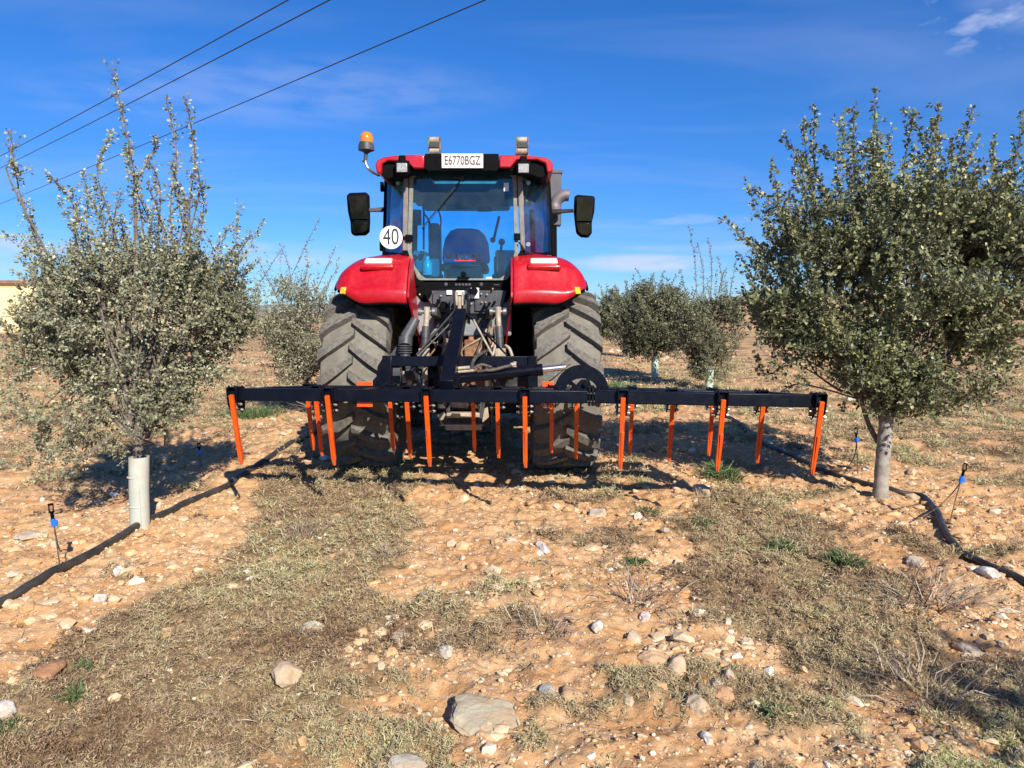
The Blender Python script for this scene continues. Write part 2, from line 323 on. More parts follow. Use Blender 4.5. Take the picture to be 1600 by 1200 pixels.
class MB:
    def __init__(s): s.v = []; s.f = []; s.m = []; s.cur = 0
    def add(s, vs, fs):
        b = len(s.v); s.v += [Vector(x) for x in vs]
        for f in fs: s.f.append([b + i for i in f]); s.m.append(s.cur)
        return s
    def mt(s, i): s.cur = i; return s
    def box(s, c, d, rot=None):
        c = Vector(c); h = Vector(d) / 2; mrot = Euler(rot).to_matrix() if rot is not None else Matrix.Identity(3)
        vs = [c + mrot @ Vector((sx * h.x, sy * h.y, sz * h.z)) for sx in (-1, 1) for sy in (-1, 1) for sz in (-1, 1)]
        return s.add(vs, [(0, 1, 3, 2), (4, 6, 7, 5), (0, 4, 5, 1), (2, 3, 7, 6), (0, 2, 6, 4), (1, 5, 7, 3)])
    def bar(s, p0, p1, w, h, up=(0, 0, 1), w1=None, h1=None):
        p0, p1 = Vector(p0), Vector(p1); d = (p1 - p0).normalized(); sd = d.cross(Vector(up))
        if sd.length < 1e-4: sd = Vector((1, 0, 0))
        sd.normalize(); u2 = sd.cross(d); w1 = w1 or w; h1 = h1 or h
        vs = [p0 + sd * a * w / 2 + u2 * b * h / 2 for a, b in ((-1, -1), (1, -1), (1, 1), (-1, 1))] + [p1 + sd * a * w1 / 2 + u2 * b * h1 / 2 for a, b in ((-1, -1), (1, -1), (1, 1), (-1, 1))]
        return s.add(vs, [(0, 3, 2, 1), (4, 5, 6, 7), (0, 1, 5, 4), (1, 2, 6, 5), (2, 3, 7, 6), (3, 0, 4, 7)])
    def tube(s, pts, r, n=10, cap=True):
        pts = [Vector(p) for p in pts]; rs = r if isinstance(r, (list, tuple)) else [r] * len(pts)
        t0 = (pts[1] - pts[0]).normalized(); a = Vector((0, 0, 1)) if abs(t0.z) < .9 else Vector((1, 0, 0))
        x = t0.cross(a).normalized(); vs = []
        for i, p in enumerate(pts):
            t = (pts[min(i + 1, len(pts) - 1)] - pts[max(i - 1, 0)]).normalized()
            x = (x - t * x.dot(t)).normalized(); y = t.cross(x)
            for k in range(n):
                an = 2 * PI * k / n; vs.append(p + (x * math.cos(an) + y * math.sin(an)) * rs[i])
        fs = [(i * n + k, i * n + (k + 1) % n, (i + 1) * n + (k + 1) % n, (i + 1) * n + k) for i in range(len(pts) - 1) for k in range(n)]
        if cap: fs += [tuple(range(n - 1, -1, -1)), tuple((len(pts) - 1) * n + k for k in range(n))]
        return s.add(vs, fs)
    def cyl(s, p0, p1, r, n=16, r1=None): return s.tube([p0, p1], [r, r1 if r1 is not None else r], n)
    def lathe(s, prof, o=(0, 0, 0), axis='X', n=32, closed=False):
        o = Vector(o); vs = []
        for a, r in prof:
            for k in range(n):
                an = 2 * PI * k / n; c, q = math.cos(an) * r, math.sin(an) * r
                vs.append(o + Vector({'X': (a, c, q), 'Y': (c, a, q), 'Z': (c, q, a)}[axis]))
        m = len(prof); rg = m if closed else m - 1
        fs = [(i * n + k, ((i + 1) % m) * n + k, ((i + 1) % m) * n + (k + 1) % n, i * n + (k + 1) % n) for i in range(rg) for k in range(n)]
        if axis != 'X': fs = [f[::-1] for f in fs] if axis == 'Y' else fs
        return s.add(vs, fs)
    def prism(s, pts, vec):
        pts = [Vector(p) for p in pts]; vec = Vector(vec); n = len(pts)
        fs = [tuple(range(n)), tuple(2 * n - 1 - k for k in range(n))] + [(k, k + n, (k + 1) % n + n, (k + 1) % n) for k in range(n)]
        return s.add(pts + [p + vec for p in pts], fs)
    def ring(s, outer, inner, vec):
        o = [Vector(p) for p in outer]; i = [Vector(p) for p in inner]; vec = Vector(vec); n = len(o)
        vs = o + i + [p + vec for p in o] + [p + vec for p in i]; fs = []
        for k in range(n):
            j = (k + 1) % n
            fs += [(k, j, n + j, n + k), (2 * n + k, 3 * n + k, 3 * n + j, 2 * n + j), (k, 2 * n + k, 2 * n + j, j), (n + k, n + j, 3 * n + j, 3 * n + k)]
        return s.add(vs, fs)
    def ball(s, c, r, n=12, sc=(1, 1, 1)):
        c = Vector(c); m = n // 2; vs = []; fs = []
        for i in range(m + 1):
            th = PI * i / m
            for k in range(n):
                ph = 2 * PI * k / n; vs.append(c + Vector((math.sin(th) * math.cos(ph) * r * sc[0], math.sin(th) * math.sin(ph) * r * sc[1], math.cos(th) * r * sc[2])))
        for i in range(m):
            for k in range(n): fs.append((i * n + k, (i + 1) * n + k, (i + 1) * n + (k + 1) % n, i * n + (k + 1) % n))
        return s.add(vs, fs)
    def build(s, name, mats, parent=None, smooth=35, bev=0.0, loc=None, shift=None, rec=True):
        me = bpy.data.meshes.new(name)
        vs = s.v if shift is None else [v - Vector(shift) for v in s.v]
        me.from_pydata([tuple(v) for v in vs], [], s.f)
        for m in (mats if isinstance(mats, (list, tuple)) else [mats]): me.materials.append(m)
        me.polygons.foreach_set('material_index', s.m); me.update()
        if rec:
            import bmesh
            bm = bmesh.new(); bm.from_mesh(me); bmesh.ops.recalc_face_normals(bm, faces=bm.faces); bm.to_mesh(me); bm.free()
        if smooth:
            me.shade_smooth(); me.set_sharp_from_angle(angle=R(smooth))
        o = bpy.data.objects.new(name, me); col.objects.link(o)
        if parent: o.parent = parent
        if loc is not None: o.location = loc
        if bev:
            b = o.modifiers.new('bevel', 'BEVEL'); b.width = bev; b.segments = 2; b.limit_method = 'ANGLE'; b.angle_limit = R(40)
        return o
def text(name, body, size, mt, parent, loc, rot=(PI / 2, 0, 0), sx=1.0, ext=0.0006, bold=0.0):
    c = bpy.data.curves.new(name, 'FONT'); c.body = body; c.size = size; c.align_x = 'CENTER'; c.align_y = 'CENTER'; c.extrude = ext; c.offset = bold
    c.materials.append(mt); o = bpy.data.objects.new(name, c); col.objects.link(o)
    me = bpy.data.meshes.new_from_object(o); bpy.data.objects.remove(o); me.name = name
    if not me.materials: me.materials.append(mt)
    o = bpy.data.objects.new(name, me); col.objects.link(o); o.parent = parent; o.location = loc; o.rotation_euler = rot; o.scale = (sx, 1, 1)
    return o
def smoothpath(pts, k=6):
    pts = [Vector(p) for p in pts]; o = []
    for i in range(len(pts) - 1):
        p0, p1, p2, p3 = pts[max(i - 1, 0)], pts[i], pts[i + 1], pts[min(i + 2, len(pts) - 1)]
        for j in range(k):
            t = j / k; o.append(0.5 * ((2 * p1) + (p2 - p0) * t + (2 * p0 - 5 * p1 + 4 * p2 - p3) * t * t + (3 * p1 - p0 - 3 * p2 + p3) * t ** 3))
    o.append(pts[-1]); return o

# ================================================================== GROUND
def axis_pts(a0, steps):
    o = [a0]
    for end, d0, d1 in steps:
        L = end - o[-1]
        if d0 == d1:
            n = max(1, int(round(L / d0))); b = o[-1]; o += [b + L * (i + 1) / n for i in range(n)]
        else:
            g = 1 + (d1 - d0) / L; s = []; p = o[-1]; d = d0
            while p < end - d * .5: p += d; s.append(p); d *= g
            sc = (end - o[-1]) / (s[-1] - o[-1]); b = o[-1]; o += [b + (q - b) * sc for q in s]
    return np.array(o)
xs = axis_pts(0, [(3.6, 0.014, 0.016), (8, 0.02, 0.10), (30, 0.11, 1.5), (400, 2, 50), (3000, 60, 400)])
xs = np.concatenate([-xs[:0:-1], xs])
ys = np.concatenate([-axis_pts(0, [(6, .25, .6), (60, .8, 8), (1500, 10, 300)])[:0:-1], axis_pts(0, [(1.9, .1, .02), (7.0, 0.013, 0.018), (14, 0.02, 0.07), (40, .08, .6), (200, .7, 6), (4000, 8, 300)])])
GX, GY = np.meshgrid(xs, ys); nx, ny = len(xs), len(ys)
gx, gy = GX.ravel(), GY.ravel()
wd = weed(gx, gy)
H = hsurf(gx, gy)
idx = np.arange(nx * ny).reshape(ny, nx)
FQ = np.stack([idx[:-1, :-1].ravel(), idx[:-1, 1:].ravel(), idx[1:, 1:].ravel(), idx[1:, :-1].ravel()], 1)
def ground_mat():
    m = bpy.data.materials.new('stony_clay_soil'); m.use_nodes = True; nt = m.node_tree; b = nt.nodes['Principled BSDF']
    b.inputs['Roughness'].default_value = 0.95; b.inputs['Specular IOR Level'].default_value = 0.12
    tc = _n(nt, 'ShaderNodeTexCoord'); Lk = nt.links
    def noise(s, d=6, r=.6):
        n = _n(nt, 'ShaderNodeTexNoise'); n.inputs['Scale'].default_value = s; n.inputs['Detail'].default_value = d; n.inputs['Roughness'].default_value = r; Lk.new(tc.outputs['Object'], n.inputs['Vector']); return n.outputs[0]
    def rng(s, a, b_, c=0, d=1):
        n = _n(nt, 'ShaderNodeMapRange'); n.inputs[1].default_value = a; n.inputs[2].default_value = b_; n.inputs[3].default_value = c; n.inputs[4].default_value = d; Lk.new(s, n.inputs[0]); return n.outputs[0]
    def mix(f, a, b_, mode='MIX'):
        n = _n(nt, 'ShaderNodeMixRGB', blend_type=mode)
        for i, s in enumerate((f, a, b_)):
            if isinstance(s, (int, float)): n.inputs[i].default_value = s
            elif isinstance(s, tuple): n.inputs[i].default_value = (*s, 1)
            else: Lk.new(s, n.inputs[i])
        return n.outputs[0]
    c = mix(rng(noise(1.3), .38, .62), (0.58, 0.315, 0.140), (0.63, 0.415, 0.225))
    c = mix(rng(noise(5.0), .42, .66), c, (0.50, 0.250, 0.095))
    c = mix(rng(noise(17.0, 4), .52, .70, 0, .8), c, (0.68, 0.50, 0.32))
    c = mix(rng(noise(70.0, 3), .40, .62, 0, .55), c, (0.44, 0.27, 0.145))
    # small pale stones set in the soil
    vo = _n(nt, 'ShaderNodeTexVoronoi'); vo.inputs['Scale'].default_value = 34; Lk.new(tc.outputs['Object'], vo.inputs['Vector'])
    st = _n(nt, 'ShaderNodeMath', operation='MULTIPLY'); Lk.new(rng(vo.outputs['Distance'], .36, .26), st.inputs[0])
    sc_ = _n(nt, 'ShaderNodeSeparateColor'); Lk.new(vo.outputs['Color'], sc_.inputs[0]); Lk.new(rng(sc_.outputs[0], .70, .78), st.inputs[1])
    c = mix(st.outputs[0], c, mix(sc_.outputs[1], (0.66, 0.50, 0.36), (0.52, 0.40, 0.28)))
    at = _n(nt, 'ShaderNodeAttribute', attribute_name='weed')
    wcol = mix(rng(noise(9.0, 5), .4, .62), (0.20, 0.140, 0.078), (0.28, 0.22, 0.12))  # humus brown, darkened further so gaps between the weeds look shaded
    wcol = mix(rng(noise(60, 4), .42, .6), wcol, (0.09, 0.065, 0.038))
    c = mix(rng(at.outputs['Fac'], 0, 1, 0, .85), c, wcol)
    Lk.new(c, b.inputs['Base Color'])
    h = _n(nt, 'ShaderNodeMath', operation='ADD'); Lk.new(noise(45, 8, .7), h.inputs[0]); hm = _n(nt, 'ShaderNodeMath', operation='MULTIPLY'); hm.inputs[1].default_value = .5; Lk.new(st.outputs[0], hm.inputs[0]); Lk.new(hm.outputs[0], h.inputs[1])
    bp = _n(nt, 'ShaderNodeBump'); bp.inputs['Strength'].default_value = .9; bp.inputs['Distance'].default_value = 0.014; Lk.new(h.outputs[0], bp.inputs['Height']); Lk.new(bp.outputs[0], b.inputs['Normal'])
    return m
ground = np_mesh('ground', np.stack([gx, gy, H], 1), FQ, ground_mat(), attrs={'weed': wd}, smooth=True)
tag(ground, kind='structure')

# ---- gravel (uncountable small stones)
_t = (1 + 5 ** .5) / 2
ICO_V = np.array([(-1, _t, 0), (1, _t, 0), (-1, -_t, 0), (1, -_t, 0), (0, -1, _t), (0, 1, _t), (0, -1, -_t), (0, 1, -_t), (_t, 0, -1), (_t, 0, 1), (-_t, 0, -1), (-_t, 0, 1)], float); ICO_V /= np.linalg.norm(ICO_V[0])
ICO_F = np.array([(0, 11, 5), (0, 5, 1), (0, 1, 7), (0, 7, 10), (0, 10, 11), (1, 5, 9), (5, 11, 4), (11, 10, 2), (10, 7, 6), (7, 1, 8), (3, 9, 4), (3, 4, 2), (3, 2, 6), (3, 6, 8), (3, 8, 9), (4, 9, 5), (2, 4, 11), (6, 2, 10), (8, 6, 7), (9, 8, 1)])
STONE_COLS = [(0.0, (0.50, 0.28, 0.13)), (0.40, (0.58, 0.385, 0.21)), (0.70, (0.63, 0.465, 0.29)), (0.86, (0.52, 0.42, 0.29)), (0.96, (0.70, 0.59, 0.44)), (1.0, (0.78, 0.73, 0.64))]
M['stones'] = ramp_mat('limestone_gravel', STONE_COLS, bump=0.004, rough=0.9)
def sample_ground(n, ymin, ymax, pw, rng_):
    """points in the seen wedge; pw > 0 puts more of them near"""
    u = rng_.random(n); y = ymin * (ymax / ymin) ** (u ** pw)
    half = y * 0.78 + 0.5
    return (rng_.random(n) * 2 - 1) * half, y
rg = np.random.default_rng(3)
n = 76000
x, y = sample_ground(n, 2.0, 30, 1.35, rg)
wv = weed(x, y); clus = fbm(x * 1.7, y * 1.7, 3, 99)
keep = rg.random(n) < np.clip((1.12 - 1.06 * wv) * (0.25 + 1.5 * sst(.40, .65, clus)), 0, 1)
x, y = x[keep], y[keep]; n = len(x)
sz = 0.0040 + 0.011 * rg.random(n) ** 2.8 + (rg.random(n) > .93) * rg.random(n) ** 1.5 * 0.034
sz *= np.clip((y / 4.0) ** 0.55, .8, 2.8)
rot = rg.random(n) * 2 * PI
base = ICO_V[None] * (1 + (rg.random((n, 12, 1)) - .5) * 0.55)
scl = np.stack([1 + .5 * rg.random(n), .7 + .4 * rg.random(n), .42 + .35 * rg.random(n)], 1)[:, None]
base = base * scl * sz[:, None, None]
tl = (rg.random(n) - .5) * .8
c_, s_ = np.cos(tl)[:, None], np.sin(tl)[:, None]
by, bz = base[..., 1] * c_ - base[..., 2] * s_, base[..., 1] * s_ + base[..., 2] * c_
c_, s_ = np.cos(rot)[:, None], np.sin(rot)[:, None]
bx, by = base[..., 0] * c_ - by * s_, base[..., 0] * s_ + by * c_
SV = np.stack([bx + x[:, None], by + y[:, None], bz + hsurf(x, y)[:, None] + (sz * .10)[:, None]], -1).reshape(-1, 3)
SF = (ICO_F[None] + (np.arange(n) * 12)[:, None, None]).reshape(-1, 3)
g = np_mesh('gravel', SV, SF, M['stones'], attrs={'rnd': np.repeat(rg.random(n) ** 1.1, 12)})
tag(g, 'loose pale and tan gravel scattered over the orange clay', 'gravel', kind='stuff')

# ---- dry matted weeds
def blades(P, D, L, Wd, curl, rng_):
    """bent strips: 6 verts, 2 quads each"""
    n = len(P); up = np.tile([0, 0, 1.0], (n, 1))
    S = np.cross(D, up); S += rng_.normal(0, .5, (n, 3)); S /= np.linalg.norm(S, axis=1)[:, None] + 1e-6
    m = P + D * (L * .55)[:, None]
    D2 = D + curl; D2 /= np.linalg.norm(D2, axis=1)[:, None]
    t = m + D2 * (L * .45)[:, None]; w_ = Wd[:, None] / 2
    V = np.stack([P - S * w_, P + S * w_, m - S * w_, m + S * w_, t - S * w_ * .3, t + S * w_ * .3], 1).reshape(-1, 3)
    Fb = np.array([(0, 1, 3, 2), (2, 3, 5, 4)]); Fa = (Fb[None] + (np.arange(n) * 6)[:, None, None]).reshape(-1, 4)
    return V, Fa
def weed_layer(n, ymin, ymax, pw, seed, thresh):
    r = np.random.default_rng(seed)
    x, y = sample_ground(n, ymin, ymax, pw, r)
    d = weed(x, y); tuft = fbm(x * 11, y * 11, 3, 123)
    k = (r.random(n) < d * (0.50 + .9 * sst(.35, .6, tuft)) + thresh)
    x, y, tuft = x[k], y[k], tuft[k]; n = len(x); sc = np.clip((y / 3.6), .75, 5) ** .85
    P0 = np.stack([x, y, hsurf(x, y) + .001], 1)
    kk = 8
    P = np.repeat(P0, kk, 0) + r.normal(0, .007, (n * kk, 3)) * np.repeat(sc, kk)[:, None] * (1, 1, 0.3)
    P[:, 2] += r.random(n * kk) * .034 * np.repeat(sst(.4, .65, tuft) * np.minimum(sc, 1.6), kk)
    D = r.normal(0, 1, (n * kk, 3)); D[:, 2] = np.abs(D[:, 2]) * .55 + .08; D /= np.linalg.norm(D, axis=1)[:, None]
    L = (.012 + .030 * r.random(n * kk) ** 1.7) * np.repeat(sc, kk); Wd = (.0020 + .0032 * r.random(n * kk)) * np.repeat(sc, kk)
    V, Fa = blades(P, D, L, Wd, r.normal(0, .9, (n * kk, 3)) * (1, 1, .6), r)
    hue = np.clip(np.repeat(fbm(P0[:, 0] * 1.3, P0[:, 1] * 1.3, 3, 201) * 1.15 - .04 + (fbm(P0[:, 0] * 9, P0[:, 1] * 9, 2, 202) - .5) * .5, kk) + r.normal(0, .17, n * kk), 0, 1)
    return V, Fa, np.repeat(hue, 6)
WEED_COLS = [(0.0, (0.15, 0.088, 0.050)), (0.22, (0.31, 0.205, 0.122)), (0.42, (0.45, 0.335, 0.205)), (0.58, (0.50, 0.405, 0.235)), (0.74, (0.40, 0.375, 0.18)), (0.87, (0.67, 0.56, 0.36)), (1.0, (0.33, 0.37, 0.14))]
M['weed'] = ramp_mat('dry_matted_weed', WEED_COLS, rough=.9, trans=.15)
V1, F1, A1 = weed_layer(125000, 2.0, 24, 1.3, 11, 0.015)
g = np_mesh('dry_weeds', V1, F1, M['weed'], attrs={'rnd': A1})
tag(g, 'matted dry brown and olive weeds covering the ground', 'ground cover', kind='stuff')

# ---- straw and twigs lying about
r = np.random.default_rng(21); n = 5000
x, y = sample_ground(n, 2.0, 12, 1.1, r)
cl = fbm(x * 1.1, y * 1.1, 2, 301); k = cl > .52; x, y = x[k], y[k]; n = len(x)
an = r.random(n) * 2 * PI; D = np.stack([np.cos(an), np.sin(an), .12 + r.random(n) * .25], 1); D /= np.linalg.norm(D, axis=1)[:, None]
V2, F2 = blades(np.stack([x, y, hsurf(x, y) + .006], 1), D, .03 + .07 * r.random(n), .0018 + .002 * r.random(n), r.normal(0, .35, (n, 3)), r)
g = np_mesh('straw', V2, F2, ramp_mat('pale_straw', [(0, (.24, .15, .09)), (.5, (.40, .31, .2)), (1, (.62, .52, .37))], rough=.85), attrs={'rnd': np.repeat(r.random(n), 6)})
tag(g, 'pale dead straw and broken twigs strewn over soil', 'straw', kind='stuff')

# ---- single big stones
def make_stone(px, py, wpx, hpx, colr, label, seed, flat=.45, name='stone', roughc=.5):
    import bmesh
    p = G(px, py); r = random.Random(seed); dist = (p - Vector((0, 0, CAMH))).length
    wx = wpx / F * dist / 2; wy = hpx / F * dist / 2 / max(.25, (CAMH / dist)) * .8
    bm = bmesh.new(); bmesh.ops.create_icosphere(bm, subdivisions=4, radius=1)
    planes = [(Vector((r.gauss(0, 1), r.gauss(0, 1), r.gauss(0, .8))).normalized(), r.uniform(.62, .92)) for _ in range(13)]
    off = Vector((r.uniform(0, 50), r.uniform(0, 50), r.uniform(0, 50)))
    from mathutils import noise as mn
    for v in bm.verts:
        co = v.co.copy()
        for nn, d in planes:
            e = co.dot(nn) - d
            if e > 0: co -= nn * e * .93
        co += co.normalized() * (mn.noise(co * 2.2 + off) * .10 + mn.noise(co * 7 + off) * .035)
        v.co = Vector((co.x * wx, co.y * wy, co.z * min(wx, wy) * flat * 1.1))
    me = bpy.data.meshes.new(name); bm.to_mesh(me); bm.free(); me.shade_smooth(); me.set_sharp_from_angle(angle=R(28))
    c2 = tuple(c * .72 for c in colr)
    me.materials.append(mat('stone_surface', colr, c2, 9 / max(wx, .01) * .03, .9, bump=.010, bscale=45, dirt=(0.46, 0.28, 0.15), dscale=16, damt=roughc + .25, spec=.15))
    o = bpy.data.objects.new(name, me); col.objects.link(o)
    o.location = (p.x, p.y, p.z + min(wx, wy) * flat * .12); o.rotation_euler = (r.uniform(-.1, .1), r.uniform(-.1, .1), r.uniform(-.4, .4))
    tag(o, label, 'stone', 'stones lying loose on the clay'); return o
CR, TN, OR, GR, WH, BG = (.56, .43, .29), (.52, .34, .20), (.48, .27, .14), (.40, .36, .29), (.70, .65, .57), (.34, .34, .31)
for i, a in enumerate([
    (755, 1118, 116, 70, (.50, .44, .31), 'largest flat grey brown slab in the bare soil at the bottom centre', .15),
    (485, 983, 38, 24, (.58, .54, .42), 'flat pale grey green stone among the left dry weeds', .4),
    (447, 1055, 44, 28, CR, 'lumpy cream stone at the left edge of the bare central soil', .6),
    (626, 1003, 32, 30, (.66, .52, .38), 'upright cream stone just left of a small bright white one', .9),
    (697, 1019, 26, 20, WH, 'bright white stone above the large flat slab', .7),
    (855, 1083, 30, 25, BG, 'blue grey rounded stone right of the large flat slab', .7),
    (892, 1090, 36, 30, TN, 'squarish orange tan stone touching the blue grey stone', .6),
    (1019, 1031, 50, 20, (.62, .40, .24), 'long low orange tan stone, widest of the right hand cluster', .6),
    (1058, 1044, 36, 30, (.62, .46, .31), 'blocky tan stone at the right end of the long low stone', .8),
    (1090, 1109, 32, 30, CR, 'round cream stone lowest of the right centre cluster', .9),
    (1099, 1085, 24, 28, (.56, .37, .23), 'egg shaped tan stone standing above the round cream one', .9),
    (1128, 1086, 34, 20, (.50, .28, .16), 'flat reddish stone beside the egg shaped tan one', .45),
    (1120, 1072, 18, 16, (.66, .58, .47), 'small pale stone tucked above the flat reddish one', .9),
    (847, 857, 19, 20, (.74, .68, .62), 'whitish stone alone on bare soil behind the tines', .9),
    (934, 804, 36, 18, (.60, .52, .42), 'pale flat stone lying nearest below the middle right tine', .5),
    (933, 981, 16, 18, WH, 'small bright white stone standing in the centre right soil', .9),
    (1007, 966, 16, 20, (.74, .62, .58), 'small pinkish white stone beside dead twigs', .9),
    (384, 898, 17, 11, WH, 'small white stone at the upper edge of the left dry weeds', .7),
    (155, 936, 19, 10, WH, 'white stone on bare soil below the left pipe', .7),
    (187, 894, 18, 10, (.78, .73, .68), 'whitish stone close under the middle of the left pipe', .7),
    (1104, 1156, 18, 18, WH, 'white stone low on the bare soil at the bottom right of centre', .9),
    (634, 1196, 66, 30, (.46, .41, .33), 'grey brown slab cut by the bottom edge of the picture', .4),
    (4, 1116, 30, 26, (.72, .66, .58), 'pale stone cut by the left edge of the picture', .7),
    (1544, 898, 22, 14, (.74, .70, .63), 'whitish stone right against the lower right pipe', .7),
    (1516, 1018, 28, 18, (.66, .55, .42), 'pale flat stone on the soil at the far lower right', .5),
    (1430, 883, 26, 16, (.56, .48, .38), 'dark shadowed tan stone left of the right pipe', .7),
    (1098, 770, 30, 16, (.62, .47, .34), 'tan stone lying under the right half of the harrow', .7),
    (1140, 1056, 16, 12, (.6, .5, .4), 'very small tan stone above the right centre cluster', .9),
    (76, 1050, 36, 34, (.50, .24, .12), 'rust orange clod at the far left among weeds', .5),
    (45, 838, 26, 16, (.60, .53, .44), 'grey slab stone left of the blue sprinkler stake', .4),
    (1325, 1090, 30, 14, (.52, .45, .36), 'flat grey stone in the lower right weeds', .4),
]): make_stone(*a[:6], seed=100 + i, flat=a[6])

# ---- small green plants
GRN = ramp_mat('green_weed_leaf', [(0, (.07, .115, .04)), (.6, (.13, .19, .075)), (1, (.25, .29, .14))], rough=.6, trans=.3)
def green_plant(px, py, rad, n, label, seed, Lf=.045, upr=.6, wf=.22, mt=None, cat='weed', name='green_weed'):
    r = np.random.default_rng(seed); p = G(px, py)
    P = np.concatenate([r.normal(0, rad * .45, (n, 2)), np.zeros((n, 1))], 1)
    P[:, 2] = hsurf(P[:, 0] + p.x, P[:, 1] + p.y) - p.z
    out_ = P.copy(); out_[:, 2] = 0; out_ /= (np.linalg.norm(out_, axis=1)[:, None] + 1e-5)
    D = out_ * .6 + r.normal(0, .5, (n, 3)); D[:, 2] = np.abs(D[:, 2]) + upr; D /= np.linalg.norm(D, axis=1)[:, None]
    L = Lf * (.5 + r.random(n)); V, Fa = blades(P, D, L, L * wf, out_ * .5 - np.array([0, 0, .5]) + r.normal(0, .3, (n, 3)), r)
    o = np_mesh(name, V, Fa, mt or GRN, attrs={'rnd': np.repeat(r.random(n), 6)}, loc=tuple(p))
    tag(o, label, cat, 'green weeds sprouting on the field'); return o
green_plant(118, 1088, .05, 170, 'bright green leafy weed low at the left, broader of two', 1, .028, .5, .2)
green_plant(135, 1046, .04, 80, 'small green weed just above the broader one at the left', 2, .035)
green_plant(8, 1148, .05, 110, 'green weed cut by the lower left picture edge', 3, .03, .5, .2)
green_plant(992, 880, .06, 120, 'dark green weed on the bare soil right of centre', 4, .04)
green_plant(1222, 856, .09, 330, 'spreading green weed clump in the right hand weed bed', 5, .045, .5, .16)
green_plant(1322, 882, .095, 380, 'taller dark green weed clump near the right pipe', 6, .060, .9, .13)
green_plant(1216, 1116, .05, 90, 'small green weed in the lower right weeds', 7, .035)
green_plant(1095, 818, .09, 150, 'low green weed patch below the right tines', 8, .045)
green_plant(1130, 748, .16, 300, 'grassy green tuft in the shade below the second tine from the right end', 9, .12, .8, .08)
green_plant(1015, 800, .10, 140, 'faint green weed patch beside the pale flat stone', 10, .04)
green_plant(390, 652, .42, 1500, 'wide green grass patch behind the left end of the harrow', 12, .11, 1.2, .07)
green_plant(950, 612, .7, 900, 'green grass patch beyond the right rear wheel', 13, .16, 1.2, .07)
# dead twiggy bushes
TWG = ramp_mat('dead_twig', [(0, (.16, .11, .08)), (.5, (.28, .21, .16)), (1, (.45, .37, .29))], rough=.85)
for a in [(1000, 945, .15, 130, 'dead grey twiggy weed on bare soil behind the small pinkish stone', 30, .14, .25, .03),
          (845, 985, .15, 110, 'dead spreading twiggy weed in the centre of the bare soil', 31, .13, .15, .03),
          (470, 838, .12, 120, 'dark dead bushy weed standing in the left weed bed', 32, .14, 1.0, .03),
          (1450, 940, .20, 160, 'bleached dead grass tussock beside the right pipe', 33, .20, .2, .025),
          (512, 668, .25, 90, 'bare branched dead weed left of the left rear wheel', 34, .45, 1.2, .015),
          (600, 868, .10, 80, 'small dead weed on the left edge of the bare strip', 35, .09, .5, .03),
          (1440, 1085, .22, 150, 'pale dead straw tuft in the lower right corner shadow', 36, .16, .2, .025)]:
    o = green_plant(a[0], a[1], a[2], a[3], a[4], a[5], a[6], a[7], a[8], mt=TWG, cat='dead weed', name='dead_weed'); o['group'] = 'dead weeds on the field'

# ================================================================== TREES
M['bark'] = mat('oak_bark', (0.11, 0.09, 0.07), (0.19, 0.165, 0.135), 22, .95, bump=.006, bscale=45, spec=.1)
M['barkw'] = mat('pale_bark', (0.27, 0.24, 0.20), (0.40, 0.36, 0.31), 12, .95, bump=.005, bscale=40, dirt=(0.13, .11, .09), dscale=9, damt=.9, spec=.1)  # naturally paler bark with darker blotches, for the right trunk
M['guard'] = mat('pale_green_tube', (0.40, 0.42, 0.36), (0.47, 0.48, 0.42), 6, .6, dirt=(.42, .33, .23), dscale=7, damt=.6)
M['guardg'] = mat('mint_green_tube', (0.42, 0.56, 0.44), (0.52, 0.64, 0.53), 6, .6, dirt=(.45, .36, .26), dscale=7, damt=.3)
LEAFG = ramp_mat('grey_green_oak_leaf', [(0, (.14, .145, .075)), (.35, (.29, .29, .165)), (.7, (.41, .41, .27)), (.93, (.51, .50, .35)), (1, (.42, .33, .11))], rough=.55, trans=.14, back=(.25, .255, .17), spec=.3)
LEAFD = ramp_mat('dark_holm_oak_leaf', [(0, (.06, .07, .027)), (.4, (.175, .19, .078)), (.75, (.34, .34, .16)), (.95, (.50, .47, .24)), (1, (.50, .42, .12))], rough=.42, trans=.12, back=(.17, .19, .105), spec=.35)
LEAFM = ramp_mat('olive_oak_leaf', [(0, (.07, .08, .04)), (.5, (.16, .17, .08)), (1, (.31, .30, .16))], rough=.55, trans=.14, back=(.19, .20, .13), spec=.4)

